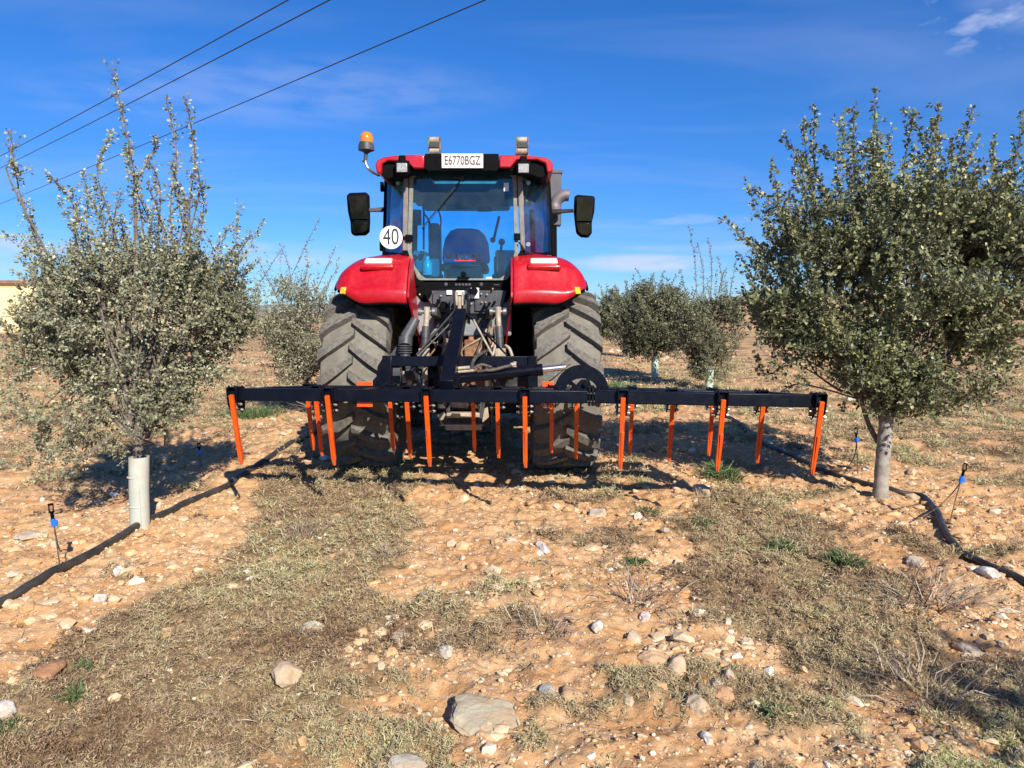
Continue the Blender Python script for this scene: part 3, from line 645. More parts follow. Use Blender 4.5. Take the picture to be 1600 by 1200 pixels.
def unit(a): return a / (np.linalg.norm(a, axis=1)[:, None] + 1e-8)
def leaves_on(B, D, L, k, size, r, spread=1.0):
    """k leaves along each twig"""
    T = len(B); t = np.tile((np.arange(k) + .5) / k, (T, 1)) * .98 + r.random((T, k)) * .04
    P = B[:, None] + D[:, None] * (t * L[:, None])[..., None]
    rad = r.normal(0, 1, (T, k, 3)); rad -= (rad * D[:, None]).sum(-1, keepdims=True) * D[:, None]
    rad /= np.linalg.norm(rad, axis=-1, keepdims=True) + 1e-6
    P = (P + rad * .006).reshape(-1, 3)
    LD = unit((rad * spread + D[:, None] * (.35 + .6 * t)[..., None] + r.normal(0, .25, (T, k, 3))).reshape(-1, 3))
    n = len(P); S = unit(np.cross(LD, r.normal(0, 1, (n, 3)) + np.array([0, 0, 1.2]))); Nn = np.cross(S, LD)
    sz = size * (.6 + .7 * r.random(n)); w_ = sz * (.30 + .1 * r.random(n))
    A = P; Bm = P + LD * (sz * .5)[:, None]
    V = np.stack([A, Bm + S * w_[:, None] + Nn * (w_ * .35)[:, None], P + LD * sz[:, None] + Nn * (w_ * .2)[:, None], Bm - S * w_[:, None] + Nn * (w_ * .35)[:, None]], 1).reshape(-1, 3)
    return V, np.arange(n * 4).reshape(-1, 4), n
def stems_mesh(B, D, L, rad):
    n = len(B); S = unit(np.cross(D, np.tile([.3, .2, 1.0], (n, 1)))); Q = np.cross(D, S)
    ring = [S, -.5 * S + .87 * Q, -.5 * S - .87 * Q]; E = B + D * L[:, None]; rad = rad[:, None]
    V = np.stack([B + a * rad for a in ring] + [E + a * rad * .35 for a in ring], 1).reshape(-1, 3)
    Fb = np.array([(0, 1, 4, 3), (1, 2, 5, 4), (2, 0, 3, 5)])
    return V, (Fb[None] + (np.arange(n) * 6)[:, None, None]).reshape(-1, 4)

def make_tree(name, base, label, blobs, wands, seed, leaf_mt, ntwig, kleaf, leaf, trunk, guard=None, bark='bark', group='young holm oaks in the orchard rows', twigL=(.12, .30), fork=.5, upb=.55, gap=.5, wand_leaf=None, wand_gap=.024, shoots=0, shootL=(.25, .6)):
    """blobs: (centre, radii, weight) and wands: polylines, all relative to the trunk base"""
    r = np.random.default_rng(seed); root = empty(name, base)
    tag(root, label, 'tree', group)
    th, tr, lean = trunk
    fk = Vector((lean[0], lean[1], th))
    mb = MB(); pts = smoothpath([(0, 0, -.08), (lean[0] * .2, lean[1] * .2, th * .3), (lean[0] * .6, lean[1] * .6, th * .7), fk], 5)
    rs = [tr * (1.35 if i == 0 else 1.12 if i < 3 else 1.0) * (1 - .12 * i / len(pts)) * (1 + .05 * math.sin(i * 2.3 + seed)) for i in range(len(pts))]
    mb.tube(pts, rs, 14); mb.build('trunk', M[bark], root, smooth=60)
    # upright leafy shoots all over the upper crown
    wts = np.array([b_[2] for b_ in blobs]); wts = wts / wts.sum(); short = []
    for k in range(shoots):
        c, rad, _w = blobs[int(r.choice(len(blobs), p=wts))]; dv = r.normal(0, 1, 3); dv[2] = abs(dv[2]) * .8 + .15; dv /= np.linalg.norm(dv)
        q0 = np.array(c) + dv * np.array(rad) * .72; Lw = shootL[0] + (shootL[1] - shootL[0]) * r.random() ** 1.4
        dr = np.array([dv[0] * .55, dv[1] * .55, .85]) + r.normal(0, .14, 3); dr /= np.linalg.norm(dr); b2_ = r.normal(0, .05, 3)
        short.append([tuple(q0), tuple(q0 + dr * Lw * .5 + b2_ * Lw), tuple(q0 + dr * Lw + np.array([0, 0, .08]) * Lw)])
    # limbs
    lb = MB(); nodes = []
    for i, (c, rad, wgt) in enumerate(blobs):
        for j in range(3 if wgt >= .5 else 1 if wgt > .19 else 0):
            tgt = Vector(c) + Vector([float(q) for q in r.normal(0, .42, 3)]) * Vector(rad).length * .45
            mid = fk.lerp(tgt, .5) + Vector([float(q) for q in r.normal(0, .06, 3)])
            ln = smoothpath([fk - Vector((0, 0, .05)), fk.lerp(mid, .5) + Vector((float(r.normal(0, .03)), float(r.normal(0, .03)), .04)), mid, tgt], 4)
            lb.tube(ln, [tr * .30 * (1 - .85 * q / len(ln)) + .003 for q in range(len(ln))], 7); nodes += ln
    for wd_ in wands:
        p = [Vector(q) for q in wd_]; ln = smoothpath([fk.lerp(p[0], .35) + Vector((0, 0, .05))] + p, 5)
        lb.tube(ln, [.0065 * (1 - .8 * q / len(ln)) + .0012 for q in range(len(ln))], 5); nodes += ln[:6]
    NA = np.array([tuple(q) for q in nodes])
    # twigs through the crown volume
    wts = np.array([b[2] for b in blobs], float); wts /= wts.sum(); pick = r.choice(len(blobs), ntwig * 3, p=wts)
    C = np.array([b[0] for b in blobs], float)[pick]; RR = np.array([b[1] for b in blobs], float)[pick]
    dv = unit(r.normal(0, 1, (len(pick), 3))); rr = (.25 + .75 * r.random(len(pick)) ** .45)
    rr *= 1 + .22 * np.sin(dv[:, 0] * 5 + seed) * np.sin(dv[:, 1] * 6 + 1) + .12 * np.sin(dv[:, 2] * 11 + dv[:, 0] * 9)
    Bp = C + dv * RR * rr[:, None]
    dens = np.sin(Bp[:, 0] * 7.3 + seed) + np.sin(Bp[:, 1] * 6.1 + seed * 2) + np.sin(Bp[:, 2] * 7.9 + Bp[:, 0] * 4) + r.normal(0, .7, len(pick))
    kq = np.argsort(dens)[::-1][:int(ntwig * 3 * (1 - gap * .5))]; kq = r.permutation(kq)[:ntwig]
    Bp, C, dv = Bp[kq], C[kq], dv[kq]
    ok = Bp[:, 2] > .35 * th; Bp, dv = Bp[ok], dv[ok]; T = len(Bp)
    D = unit(dv * .75 + r.normal(0, .45, (T, 3)) + np.array([0, 0, upb])); L = twigL[0] + (twigL[1] - twigL[0]) * r.random(T) ** 1.5
    V, Fq, n = leaves_on(Bp - D * (L * .4)[:, None], D, L, kleaf, leaf, r)
    cl = (np.sin(Bp[:, 0] * 5 + 2) + np.sin(Bp[:, 2] * 6 + Bp[:, 1] * 3)) * .12
    A = np.clip(np.repeat(.42 + cl + r.normal(0, .08, T), kleaf) + r.normal(0, .18, n), 0, 1)
    SV_, SF_ = stems_mesh(Bp - D * (L * .4)[:, None], D, L * .9, np.full(T, .0028) * (leaf / .03))
    # sub branches joining twigs to limbs
    sel = r.choice(T, min(T, 420), replace=False); sb = Bp[sel]
    d2 = ((sb[:, None] - NA[None]) ** 2).sum(-1); near = NA[d2.argmin(1)]; dd = sb - near; LL = np.linalg.norm(dd, axis=1)
    SV2, SF2 = stems_mesh(near, unit(dd), LL, np.full(len(sb), .005) + .003 * r.random(len(sb)))
    Vs, Fs, As = [V], [Fq], [A]
    SVs, SFs = [SV_, SV2], [SF_, SF2 + len(SV_)]
    off = len(V); soff = len(SV_) + len(SV2)
    for wd_ in list(wands) + short:
        ln = smoothpath(wd_, 8); q = np.array([tuple(p) for p in ln]); seg = np.linalg.norm(np.diff(q, axis=0), axis=1)
        tot = seg.sum(); m = int(tot / wand_gap); tt = (np.arange(m) + .5) / m * tot; cs = np.concatenate([[0], np.cumsum(seg)])
        pp = np.stack([np.interp(tt, cs, q[:, a]) for a in range(3)], 1); dr = unit(np.gradient(pp, axis=0))
        fade = 1 - .45 * (tt / tot)
        side = unit(dr * .7 + r.normal(0, .55, (m, 3))); sl_ = (.02 + .05 * r.random(m)) * fade + (r.random(m) > .86) * .10 * fade
        v_, f_, nn = leaves_on(pp, side, sl_, 6, (wand_leaf or leaf) * .92, r, 1.1)
        Vs.append(v_); Fs.append(f_ + off); As.append(np.clip(r.normal(.62, .2, nn), 0, 1)); off += len(v_)
        v_, f_ = stems_mesh(pp, side, sl_, np.full(m, .0018)); SVs.append(v_); SFs.append(f_ + soff); soff += len(v_)
    np_mesh('crown', np.concatenate(Vs), np.concatenate(Fs), leaf_mt, root, {'rnd': np.repeat(np.concatenate(As), 4)})
    o = lb.build('branches', M['bark'], root, smooth=60)
    me = o.data
    np_mesh('twigs', np.concatenate(SVs), np.concatenate(SFs), M['bark'], root)
    if guard:
        gh, gr, gm, tilt = guard; gb = MB()
        gb.lathe([(-.03, gr), (gh * .5, gr * .99), (gh, gr * 1.02), (gh, gr * .93), (gh * .5, gr * .92), (-.03, gr * .92)], axis='Z', n=28)
        for v in gb.v: v.x += tilt * v.z + .003 * math.sin(v.z * 17)
        for zz_ in (.3, .72): gb.lathe([(gh * zz_ - .006, gr * 1.0), (gh * zz_, gr * 1.045), (gh * zz_ + .006, gr * 1.0)], axis='Z', n=28)
        gb.bar((gr * .55, -gr * .86, 0), (gr * .55 , -gr * .86, gh * .995), .007, .004, up=(0, 1, 0))
        gb.build('tree_guard', M[gm], root, smooth=50)
    return root
def rel(base, Y, pts):
    """picture points at depth Y, relative to a tree base"""
    b = Vector(base); o = []
    for p in pts:
        yy = Y if len(p) == 2 else p[2]; o.append(tuple(W(p[0], p[1], yy) - b))
    return o
def blob(base, px, py, Y, rx, rz, ry=None, wt=1.0):
    b = Vector(base); c = W(px, py, Y); k = Y / F; return (tuple(c - b), (rx * k, (ry or rx) * k, rz * k), wt)

# near left tree
b = G(219, 822)
Bl = lambda *a, **k: blob(b, *a, **k)
bl = [Bl(210, 495, 4.95, 135, 80, 115, wt=2.4), Bl(120, 510, 4.85, 80, 70, wt=.8), Bl(295, 520, 5.1, 75, 75, wt=1.1), Bl(210, 590, 4.9, 80, 70, wt=.9), Bl(225, 665, 4.95, 55, 45, wt=.45),
      Bl(65, 560, 4.8, 80, 50, wt=.42), Bl(-5, 560, 4.8, 55, 50, wt=.12), Bl(135, 460, 4.9, 60, 50, wt=.35), Bl(360, 500, 5.2, 45, 50, wt=.22), Bl(222, 690, 4.93, 52, 34, wt=.55), Bl(240, 640, 4.85, 60, 45, wt=.4), Bl(165, 660, 4.8, 55, 40, wt=.15), Bl(110, 650, 4.8, 85, 40, wt=.16), Bl(235, 425, 5.0, 95, 45, wt=.6), Bl(150, 440, 4.9, 80, 40, wt=.5), Bl(335, 460, 5.2, 60, 60, wt=.35), Bl(90, 720, 4.7, 60, 30, wt=.05), Bl(210, 650, 4.8, 85, 45, wt=.25)]
wl = [rel(b, 4.95, p) for p in (
    [(232, 450), (222, 350), (203, 230), (187, 115)], [(272, 440), (266, 330), (256, 230), (243, 142)], [(292, 430), (296, 320), (300, 240), (296, 160)],
    [(195, 430), (172, 340), (162, 270), (152, 195)], [(140, 440), (118, 370), (98, 320), (88, 275)], [(150, 430), (135, 350), (122, 310), (107, 262)],
    [(90, 440), (60, 380), (18, 290), (2, 200)], [(300, 440), (312, 370), (316, 320), (320, 268)], [(210, 350), (212, 290), (235, 235), (245, 215)], [(212, 310), (200, 250), (178, 222)],
    [(180, 400), (178, 340), (190, 300)], [(260, 400), (250, 340), (240, 290)], [(215, 420), (235, 360), (232, 310)], [(170, 420), (160, 350), (140, 300)],
    [(335, 460), (370, 400), (396, 366)], [(300, 420), (285, 350), (278, 300)], [(250, 320), (242, 270), (238, 256)], [(65, 390), (50, 360), (52, 330)], [(15, 280), (30, 270), (32, 255)],
    [(90, 470), (55, 430), (38, 400)], [(305, 330), (312, 300), (325, 292)], [(290, 330), (280, 300), (284, 262)], [(240, 440), (243, 390), (228, 340)], [(205, 430), (195, 380), (205, 340)])]
# wands leave their plane a little
rr_ = random.Random(4)
wl = [[(p[0], p[1] + rr_.uniform(-.25, .35) * (i > 1) * .6, p[2]) for i, p in enumerate(wd_)] for wd_ in wl]
make_tree('holm_oak', b, 'grey green young oak in a pale tube at the left, tall leafy wands above', bl, wl, 5, LEAFG, 2500, 25, .0245, (.62, .035, (.02, 0)), guard=(.48, .063, 'guard', .03), twigL=(.10, .28), gap=1.15, upb=.45, wand_gap=.017, wand_leaf=.025, shoots=60, shootL=(.18, .6))

# near right tree
b = G(1375, 778); b2 = Vector(b)
Bl = lambda *a, **k: blob(b, *a, **k)
bl = [Bl(1400, 430, 5.8, 190, 130, 165, wt=3.0), Bl(1275, 460, 5.7, 90, 95, wt=.9), Bl(1535, 450, 5.9, 115, 140, wt=1.4), Bl(1630, 430, 6.0, 55, 90, wt=.22), Bl(1575, 380, 5.9, 75, 60, wt=.4), Bl(1410, 355, 5.8, 130, 75, wt=.8), Bl(1310, 555, 5.7, 95, 60, wt=.8),
      Bl(1450, 570, 5.8, 110, 65, wt=1.0), Bl(1395, 610, 5.7, 85, 45, wt=.5), Bl(1500, 370, 5.9, 90, 70, wt=.6), Bl(1290, 375, 5.7, 75, 55, wt=.4), Bl(1215, 480, 5.6, 55, 60, wt=.22), Bl(1385, 640, 5.62, 35, 22, wt=.1)]
wr = [rel(b, 5.8, p) for p in (
    [(1400, 330), (1395, 250), (1385, 130)], [(1310, 350), (1295, 260), (1281, 160)], [(1330, 340), (1328, 260), (1322, 178)], [(1260, 350), (1242, 270), (1222, 212)], [(1275, 340), (1258, 260), (1238, 200)],
    [(1440, 330), (1440, 250), (1432, 160)], [(1430, 320), (1452, 250), (1447, 168)], [(1480, 330), (1495, 260), (1506, 175)], [(1540, 340), (1560, 260), (1578, 180)], [(1360, 330), (1350, 270), (1345, 212)],
    [(1375, 320), (1370, 250), (1372, 220)], [(1520, 320), (1530, 270), (1537, 232)], [(1560, 340), (1580, 280), (1594, 240)], [(1410, 300), (1415, 240), (1408, 185)], [(1240, 380), (1210, 330), (1190, 285)],
    [(1250, 470), (1200, 430), (1165, 390), (1122, 344)], [(1220, 420), (1180, 390), (1150, 372)], [(1250, 400), (1215, 380), (1185, 350)], [(1240, 500), (1200, 480), (1165, 470)], [(1250, 560), (1215, 590), (1190, 560)],
    [(1470, 300), (1470, 250), (1476, 215)], [(1345, 320), (1310, 260), (1302, 225)], [(1570, 400), (1590, 350), (1615, 300)], [(1260, 300), (1255, 260), (1262, 235)], [(1250, 600), (1215, 620), (1190, 640)])]
wr = [[(p[0], p[1] + rr_.uniform(-.3, .4) * (i > 0) * .7, p[2]) for i, p in enumerate(wd_)] for wd_ in wr]
oak = make_tree('holm_oak', b, 'large dark leafy oak with a bare pale trunk at the right', bl, wr, 8, LEAFD, 3500, 20, .036, (.66, .058, (.03, .02)), bark='barkw', twigL=(.12, .34), gap=1.2, upb=.6, shoots=130, shootL=(.25, .75))
# its low side branch
sb = MB(); q = [Vector(p) for p in rel(b, 5.67, [(1372, 690), (1357, 662), (1345, 620), (1338, 560)])]; sb.tube(smoothpath(q, 4), [.024 - .001 * i for i in range(13)], 8); sb.build('branch', M['bark'], oak, smooth=60)

# trees behind
def far_tree(px, py, label, blobs, wands, seed, mt, ntw, leaf, trunk, guard, kl=12, Yo=None, gap=.5, tw=(.15, .35)):
    b = G(px, py); Y = b.y
    bl = [blob(b, a[0], a[1], Y + (a[5] if len(a) > 5 else 0), a[2], a[3], wt=a[4]) for a in blobs]
    wn = [rel(b, Y, p) for p in wands]
    return make_tree('holm_oak', b, label, bl, wn, seed, mt, ntw, kl, leaf, trunk, guard=guard, twigL=tw, gap=gap, wand_leaf=leaf * .8, shoots=26, shootL=(.3, .8), wand_gap=.05)
far_tree(480, 645, 'sparse grey oak behind the left end of the harrow, beside the left rear wheel',
    [(470, 520, 75, 55, 1.6), (430, 500, 60, 60, .6), (500, 560, 45, 40, .7), (470, 470, 70, 40, .4), (400, 480, 50, 50, .25), (470, 580, 50, 30, .6), (440, 560, 40, 30, .3)],
    [[(440, 480), (470, 400), (500, 340)], [(470, 470), (480, 420), (478, 388)], [(400, 470), (420, 420), (445, 385)], [(490, 470), (505, 430), (525, 385)], [(455, 470), (452, 420), (436, 380)], [(500, 480), (515, 440), (530, 415)], [(430, 460), (410, 420), (402, 400)]],
    15, LEAFG, 1250, .035, (.5, .035, (0, 0)), None, 12, gap=1.0)
far_tree(1108, 611, 'small oak with thin bare shoots, between the round oak and large dark one',
    [(1105, 520, 48, 50, 1.6), (1110, 570, 32, 30, .7), (1090, 500, 30, 25, .4), (1135, 490, 25, 22, .35)],
    [[(1090, 480), (1086, 410), (1076, 352)], [(1100, 470), (1098, 420), (1090, 380)], [(1110, 480), (1112, 410), (1106, 372)], [(1125, 480), (1128, 440), (1122, 400)], [(1135, 480), (1146, 430), (1150, 408)], [(1075, 480), (1068, 440), (1062, 420)], [(1118, 480), (1130, 430), (1136, 420)]],
    16, LEAFM, 1500, .042, (.7, .04, (0, 0)), (.42, .075, 'guardg', 0), 12)
far_tree(1023, 590, 'round bushy oak in a mint green tube, second farthest on the right',
    [(1020, 505, 58, 52, 2.0), (1045, 500, 40, 45, .9), (995, 515, 38, 38, .8), (1020, 465, 40, 25, .35), (1020, 535, 40, 22, .4)],
    [[(1020, 480), (1018, 450), (1022, 425)], [(1040, 480), (1044, 450), (1040, 432)], [(1000, 480), (1002, 460), (998, 442)], [(1055, 480), (1060, 455), (1064, 440)]],
    17, LEAFM, 2400, .05, (.8, .05, (0, 0)), (.50, .08, 'guardg', 0), 12, gap=.4)
far_tree(977, 558, 'dark trunked round oak farthest back on the right, next to the tractor wheel',
    [(965, 495, 38, 36, 2.0), (985, 500, 32, 32, 1.0), (950, 500, 22, 24, .5)],
    [[(965, 480), (966, 460), (964, 448)], [(985, 480), (988, 462), (990, 450)]],
    18, LEAFM, 1500, .075, (1.0, .10, (0, 0)), None, 12, gap=.4)
# the tree whose shade falls into the lower right corner stands behind the photographer
def copy_tree(o, parent=None):
    c = o.copy(); col.objects.link(c); c.parent = parent
    for ch in o.children: copy_tree(ch, c)
    return c
t2 = copy_tree(oak); t2.location = (4.45, -1.85, gz(4.45, -1.85)); t2.rotation_euler = (0, 0, R(115))
tag(t2, 'dark leafy oak behind the photographer, shading the lower right corner', 'tree')

# ================================================================== IRRIGATION
def ground_path(pts, up):
    pp = smoothpath([G(*p) for p in pts], 10)
    return [Vector((p.x, p.y, gz(p.x, p.y) + up)) for p in pp]
def pipe(pts, r, label):
    pa = ground_path(pts, r * .85)
    for _ in range(3):
        z = [p.z for p in pa]
        for i in range(1, len(pa) - 1): pa[i].z = max((z[i - 1] + z[i] + z[i + 1]) / 3, z[i] - .01)
    o = MB().tube(pa, r, 12).build('irrigation_pipe', M['pipe'], None, smooth=60)
    tag(o, label, 'pipe', 'black irrigation pipes along the tree rows')
pipe([(-60, 985), (0, 950), (60, 915), (150, 868), (230, 815), (280, 795), (330, 772), (390, 738), (430, 712), (470, 690), (520, 660), (600, 625)], .024, 'black irrigation pipe running along the foot of the left tree')
pipe([(1700, 960), (1600, 913), (1530, 880), (1480, 840), (1462, 800), (1440, 776), (1385, 764), (1290, 738), (1235, 712), (1200, 698), (1160, 668), (1130, 650)], .021, 'black irrigation pipe curving past the foot of the right tree')
def sprinkler(px, py, top, label, hose, tilt=0.0):
    b = G(px, py); root = empty('sprinkler', b); tag(root, label, 'sprinkler', 'micro sprinklers beside the pipes')
    t = W(top[0], top[1], b.y) - b
    MB().tube([(0, 0, -.05), t * .5, t * .86], .0035, 6).build('stake', M['hose'], root)
    MB().cyl(t * .84, t * .97, .013, 10).box(t * .9 + Vector((.008, 0, 0)), (.03, .014, .03)).build('connector', M['blue'], root, bev=.002)
    hd = MB().cyl(t * .97, t * 1.08, .009, 8).cyl(t * 1.08, t * 1.10, .016, 10)
    hd.box(t * 1.15 + Vector((-.012, 0, 0)), (.004, .006, .045)).box(t * 1.15 + Vector((.012, 0, 0)), (.004, .006, .045)).cyl(t * 1.21, t * 1.24, .014, 10); hd.build('spray_head', M['blackpl'], root)
    hp = [t * .86] + [ (W(*h) - b if len(h) == 3 else G(*h) + Vector((0, 0, .01)) - b) for h in hose]
    MB().tube(smoothpath(hp, 6), .0042, 7).build('feed_tube', M['hose'], root, smooth=60)
sprinkler(96, 895, (82, 808), 'micro sprinkler with blue connector on a stake left of the pale tree tube', [(90, 850, 4.2), (98, 880, 4.22), (70, 910)])
sprinkler(1482, 818, (1504, 742), 'micro sprinkler with bright blue connector right of the bare trunk', [(1490, 768, 5.2), (1462, 795, 5.1), (1422, 818)])
sprinkler(1341, 740, (1338, 682), 'micro sprinkler standing close left of the bare trunk', [(1334, 715, 6.1), (1318, 742)])
sprinkler(313, 742, (311, 702), 'dark micro sprinkler in the shade right of the pale tree tube', [(314, 722, 6.4), (318, 742)])

# ================================================================== CABLES
def cable(p0, p1, label):
    z = 8.0
    def at_h(px, py): d = ray(px, py); t = (z - CAMH) / d.z; return Vector((d.x * t, d.y * t, z))
    a, b = at_h(*p0), at_h(*p1); d = (b - a); A = a - d * 1.6; B = b + d * 1.4; pts = []
    for i in range(61):
        t = i / 60; p = A.lerp(B, t); p.z += 0.55 * ((2 * t - 1) ** 2) - .05; pts.append(p)
    o = MB().tube(pts, .013, 6).build('power_cable', M['ink'], None, smooth=60); tag(o, label, 'cable', 'overhead power cables')
cable((0, 243), (450, 0), 'uppermost thin overhead cable crossing the upper left sky')
cable((0, 262), (515, 0), 'middle overhead cable, close below the uppermost one')
cable((0, 318), (758, 0), 'lowest overhead cable, reaching farthest right across the sky')

# ================================================================== BUILDING and HILLS
fb = empty('farm_building', (-52, 62, -.3)); tag(fb, 'long low yellow building with brown roof edge behind the left tree', 'building')
mb = MB(); zt = W(0, 438, 62).z
x0, x1 = -70.0, W(160, 440, 62).x
mb.box(((x0 + x1) / 2 + 52, 6, zt / 2 - .5), (x1 - x0, 12, zt + 1))
mb.build('wall', mat('yellow_render', (.74, .58, .30), (.78, .63, .36), .6, .9, bump=.01, bscale=6), fb)
zr = W(0, 432.5, 61.6).z
MB().box(((x0 + x1) / 2 + 52, 6, (zt + zr) / 2 + .01), (x1 - x0 + .7, 12.7, zr - zt)).bar(((x0 + x1) / 2 + 52, -.3, zr), ((x0 + x1) / 2 + 52, 12.3, zr), x1 - x0 + .8, .03).build('roof', mat('brown_roof_edge', (.20, .10, .06), (.26, .14, .09), 2, .8), fb, bev=.02)
for xx in (-14, -7, 0, 6): MB().box((xx, -.02, 1.6), (1.2, .1, .9)).build('window', M['blackpl'], fb)
hv = []; hx = np.linspace(-2600, 1400, 160)
hgt = 36 + 26 * fbm(hx * .0022, hx * 0 + 1, 4, 401) - 8
ring_y = [2800, 3000, 3300, 3700]; hz = [np.full_like(hx, -20), hgt * .55, hgt, hgt * .2]
HV = np.concatenate([np.stack([hx, np.full_like(hx, yy) + 60 * np.sin(hx * .004), z], 1) for yy, z in zip(ring_y, hz)])
ii = np.arange(4 * 160).reshape(4, 160)
HF = np.stack([ii[:-1, :-1].ravel(), ii[:-1, 1:].ravel(), ii[1:, 1:].ravel(), ii[1:, :-1].ravel()], 1)
o = np_mesh('hills', HV, HF, mat('distant_scrub_hills', (.16, .18, .17), (.22, .22, .19), .002, 1.0), smooth=True); tag(o, kind='structure')
# low scrub along the field edge
r = np.random.default_rng(55); n = 16000
sx = r.uniform(-140, 170, n); keep = fbm(sx * .05, sx * 0, 3, 7) > .42; sx = sx[keep]; n = len(sx); sy = r.uniform(130, 150, n)
P = np.stack([sx, sy, hbase(sx, sy) + r.random(n) ** 1.5 * .9 * (fbm(sx * .08, sx * 0 + 3, 3, 8) + .15)], 1)
D = unit(r.normal(0, 1, (n, 3)) + np.array([0, 0, .6])); V3, F3 = blades(P, D, .35 + .4 * r.random(n), .22 + .2 * r.random(n), r.normal(0, .4, (n, 3)), r)
o = np_mesh('scrub', V3, F3, LEAFM, attrs={'rnd': np.repeat(r.random(n), 6)}); tag(o, 'thin line of dark scrub along the far field edge', 'scrub', kind='stuff')

#TRACTOR_HERE
# ================================================================== TRACTOR
TR = Vector((-.455, 7.0, gz(-.455, 7.0) * 0))
tr = empty('tractor', TR); tag(tr, 'red tractor seen from behind with glazed cab and large dusty lugged tyres', 'tractor')
def L(px, py, Y): return W(px, py, Y) - TR
def LX(px, py, Y): return L(px, py, Y).x
def rrect(cx, cz, hw, hh, r, y, n=5, taper=0.0):
    o = []
    for sx, sz, a0 in ((1, 1, 0), (-1, 1, 90), (-1, -1, 180), (1, -1, 270)):
        for i in range(n + 1):
            a = R(a0 + 90 * i / n); x = cx + sx * (hw - r) + math.cos(a) * r; z = cz + sz * (hh - r) + math.sin(a) * r
            o.append((x, y, z))
    return o
# ---- wheels
def wheel(cx, cy, R0, Wd, rimr, nl, side, parent, lh=.045):
    wp = empty('wheel', (cx, cy, R0 - .02), parent=parent); hw = Wd / 2; Rc = R0 - lh
    mb = MB(); prof = [(-hw * .72, rimr), (-hw * .93, rimr + .05), (-hw * 1.02, rimr + (Rc - rimr) * .45), (-hw * .99, Rc - .09), (-hw * .93, Rc - .045), (-hw * .70, Rc - .012), (0, Rc), (hw * .70, Rc - .012), (hw * .93, Rc - .045), (hw * .99, Rc - .09), (hw * 1.02, rimr + (Rc - rimr) * .45), (hw * .93, rimr + .05), (hw * .72, rimr)]
    mb.lathe(prof, n=72)
    mb.mt(1); ns = 7
    for s in (-1, 1):
        for k in range(nl):
            th0 = 2 * PI * (k + (.5 if s > 0 else 0)) / nl; rows = []
            for i in range(ns + 1):
                t = i / ns; x = s * (-.015 + (hw * 1.0 + .015) * t)
                # the chevron: towards the shoulder the lug trails
                th = th0 + (.30 * t - .05 * t * t) * (.86 / R0) ** .5
                half = (.032 + .022 * t) / R0
                top = R0 - .022 * max(0, t - .6) / .4 - (0.018 if i == ns else 0); bot = Rc - .03 - .06 * max(0, t - .7) / .3
                rows.append([(x, th - half * 1.18, bot), (x, th - half, top), (x, th + half, top), (x, th + half * 1.18, bot)])
            t = 1.0; x = s * hw * 1.045; th = th0 + .27 * (.86 / R0) ** .5; half = .034 / R0
            rows.append([(x - s * .01, th - half, Rc - .17), (x, th - half * .8, Rc - .13), (x, th + half * .8, Rc - .13), (x - s * .01, th + half, Rc - .17)])
            vs = []
            for row in rows:
                for (x, th, r_) in row: vs.append((x, -math.cos(th) * r_, -math.sin(th) * r_ if False else math.sin(PI / 2 - th - PI / 2 + PI) * -r_ if False else -math.sin(th) * r_))
            fs = []
            for i in range(len(rows) - 1):
                for j in range(3): fs.append((i * 4 + j, (i + 1) * 4 + j, (i + 1) * 4 + j + 1, i * 4 + j + 1))
            fs.append((0, 1, 2, 3)); m_ = (len(rows) - 1) * 4; fs.append((m_, m_ + 3, m_ + 2, m_ + 1)); mb.add(vs, fs)
    mb.build('tyre', [M['tyre'], M['lug']], wp, smooth=32)
    rb = MB(); rb.lathe([(-hw * .74, rimr + .012), (-hw * .70, rimr - .03), (-hw * .3, rimr - .05), (side * hw * .15, rimr - .06), (hw * .3, rimr - .05), (hw * .70, rimr - .03), (hw * .74, rimr + .012)], n=48)
    rb.lathe([(side * hw * .15, rimr - .055), (side * hw * .05, rimr * .55), (side * hw * .12, rimr * .35), (side * hw * .12, .01)], n=40)
    rb.lathe([(side * hw * .02, rimr * .36), (side * hw * .32, rimr * .33), (side * hw * .36, rimr * .22), (side * hw * .36, .005)], n=24)
    nb = rb
    for k in range(8):
        a = 2 * PI * k / 8; nb.cyl((side * hw * .10, math.cos(a) * rimr * .47, math.sin(a) * rimr * .47), (side * hw * .22, math.cos(a) * rimr * .47, math.sin(a) * rimr * .47), .014, 6)
    rb.build('rim', M['rim'], wp, smooth=40)
    return wp
wheel(-.955, 0, .87, .60, .49, 21, -1, tr, .055); wheel(.955, 0, .87, .60, .49, 21, 1, tr, .055)
wheel(-.88, 2.65, .66, .44, .37, 19, -1, tr, .036); wheel(.88, 2.65, .66, .44, .37, 19, 1, tr, .036)

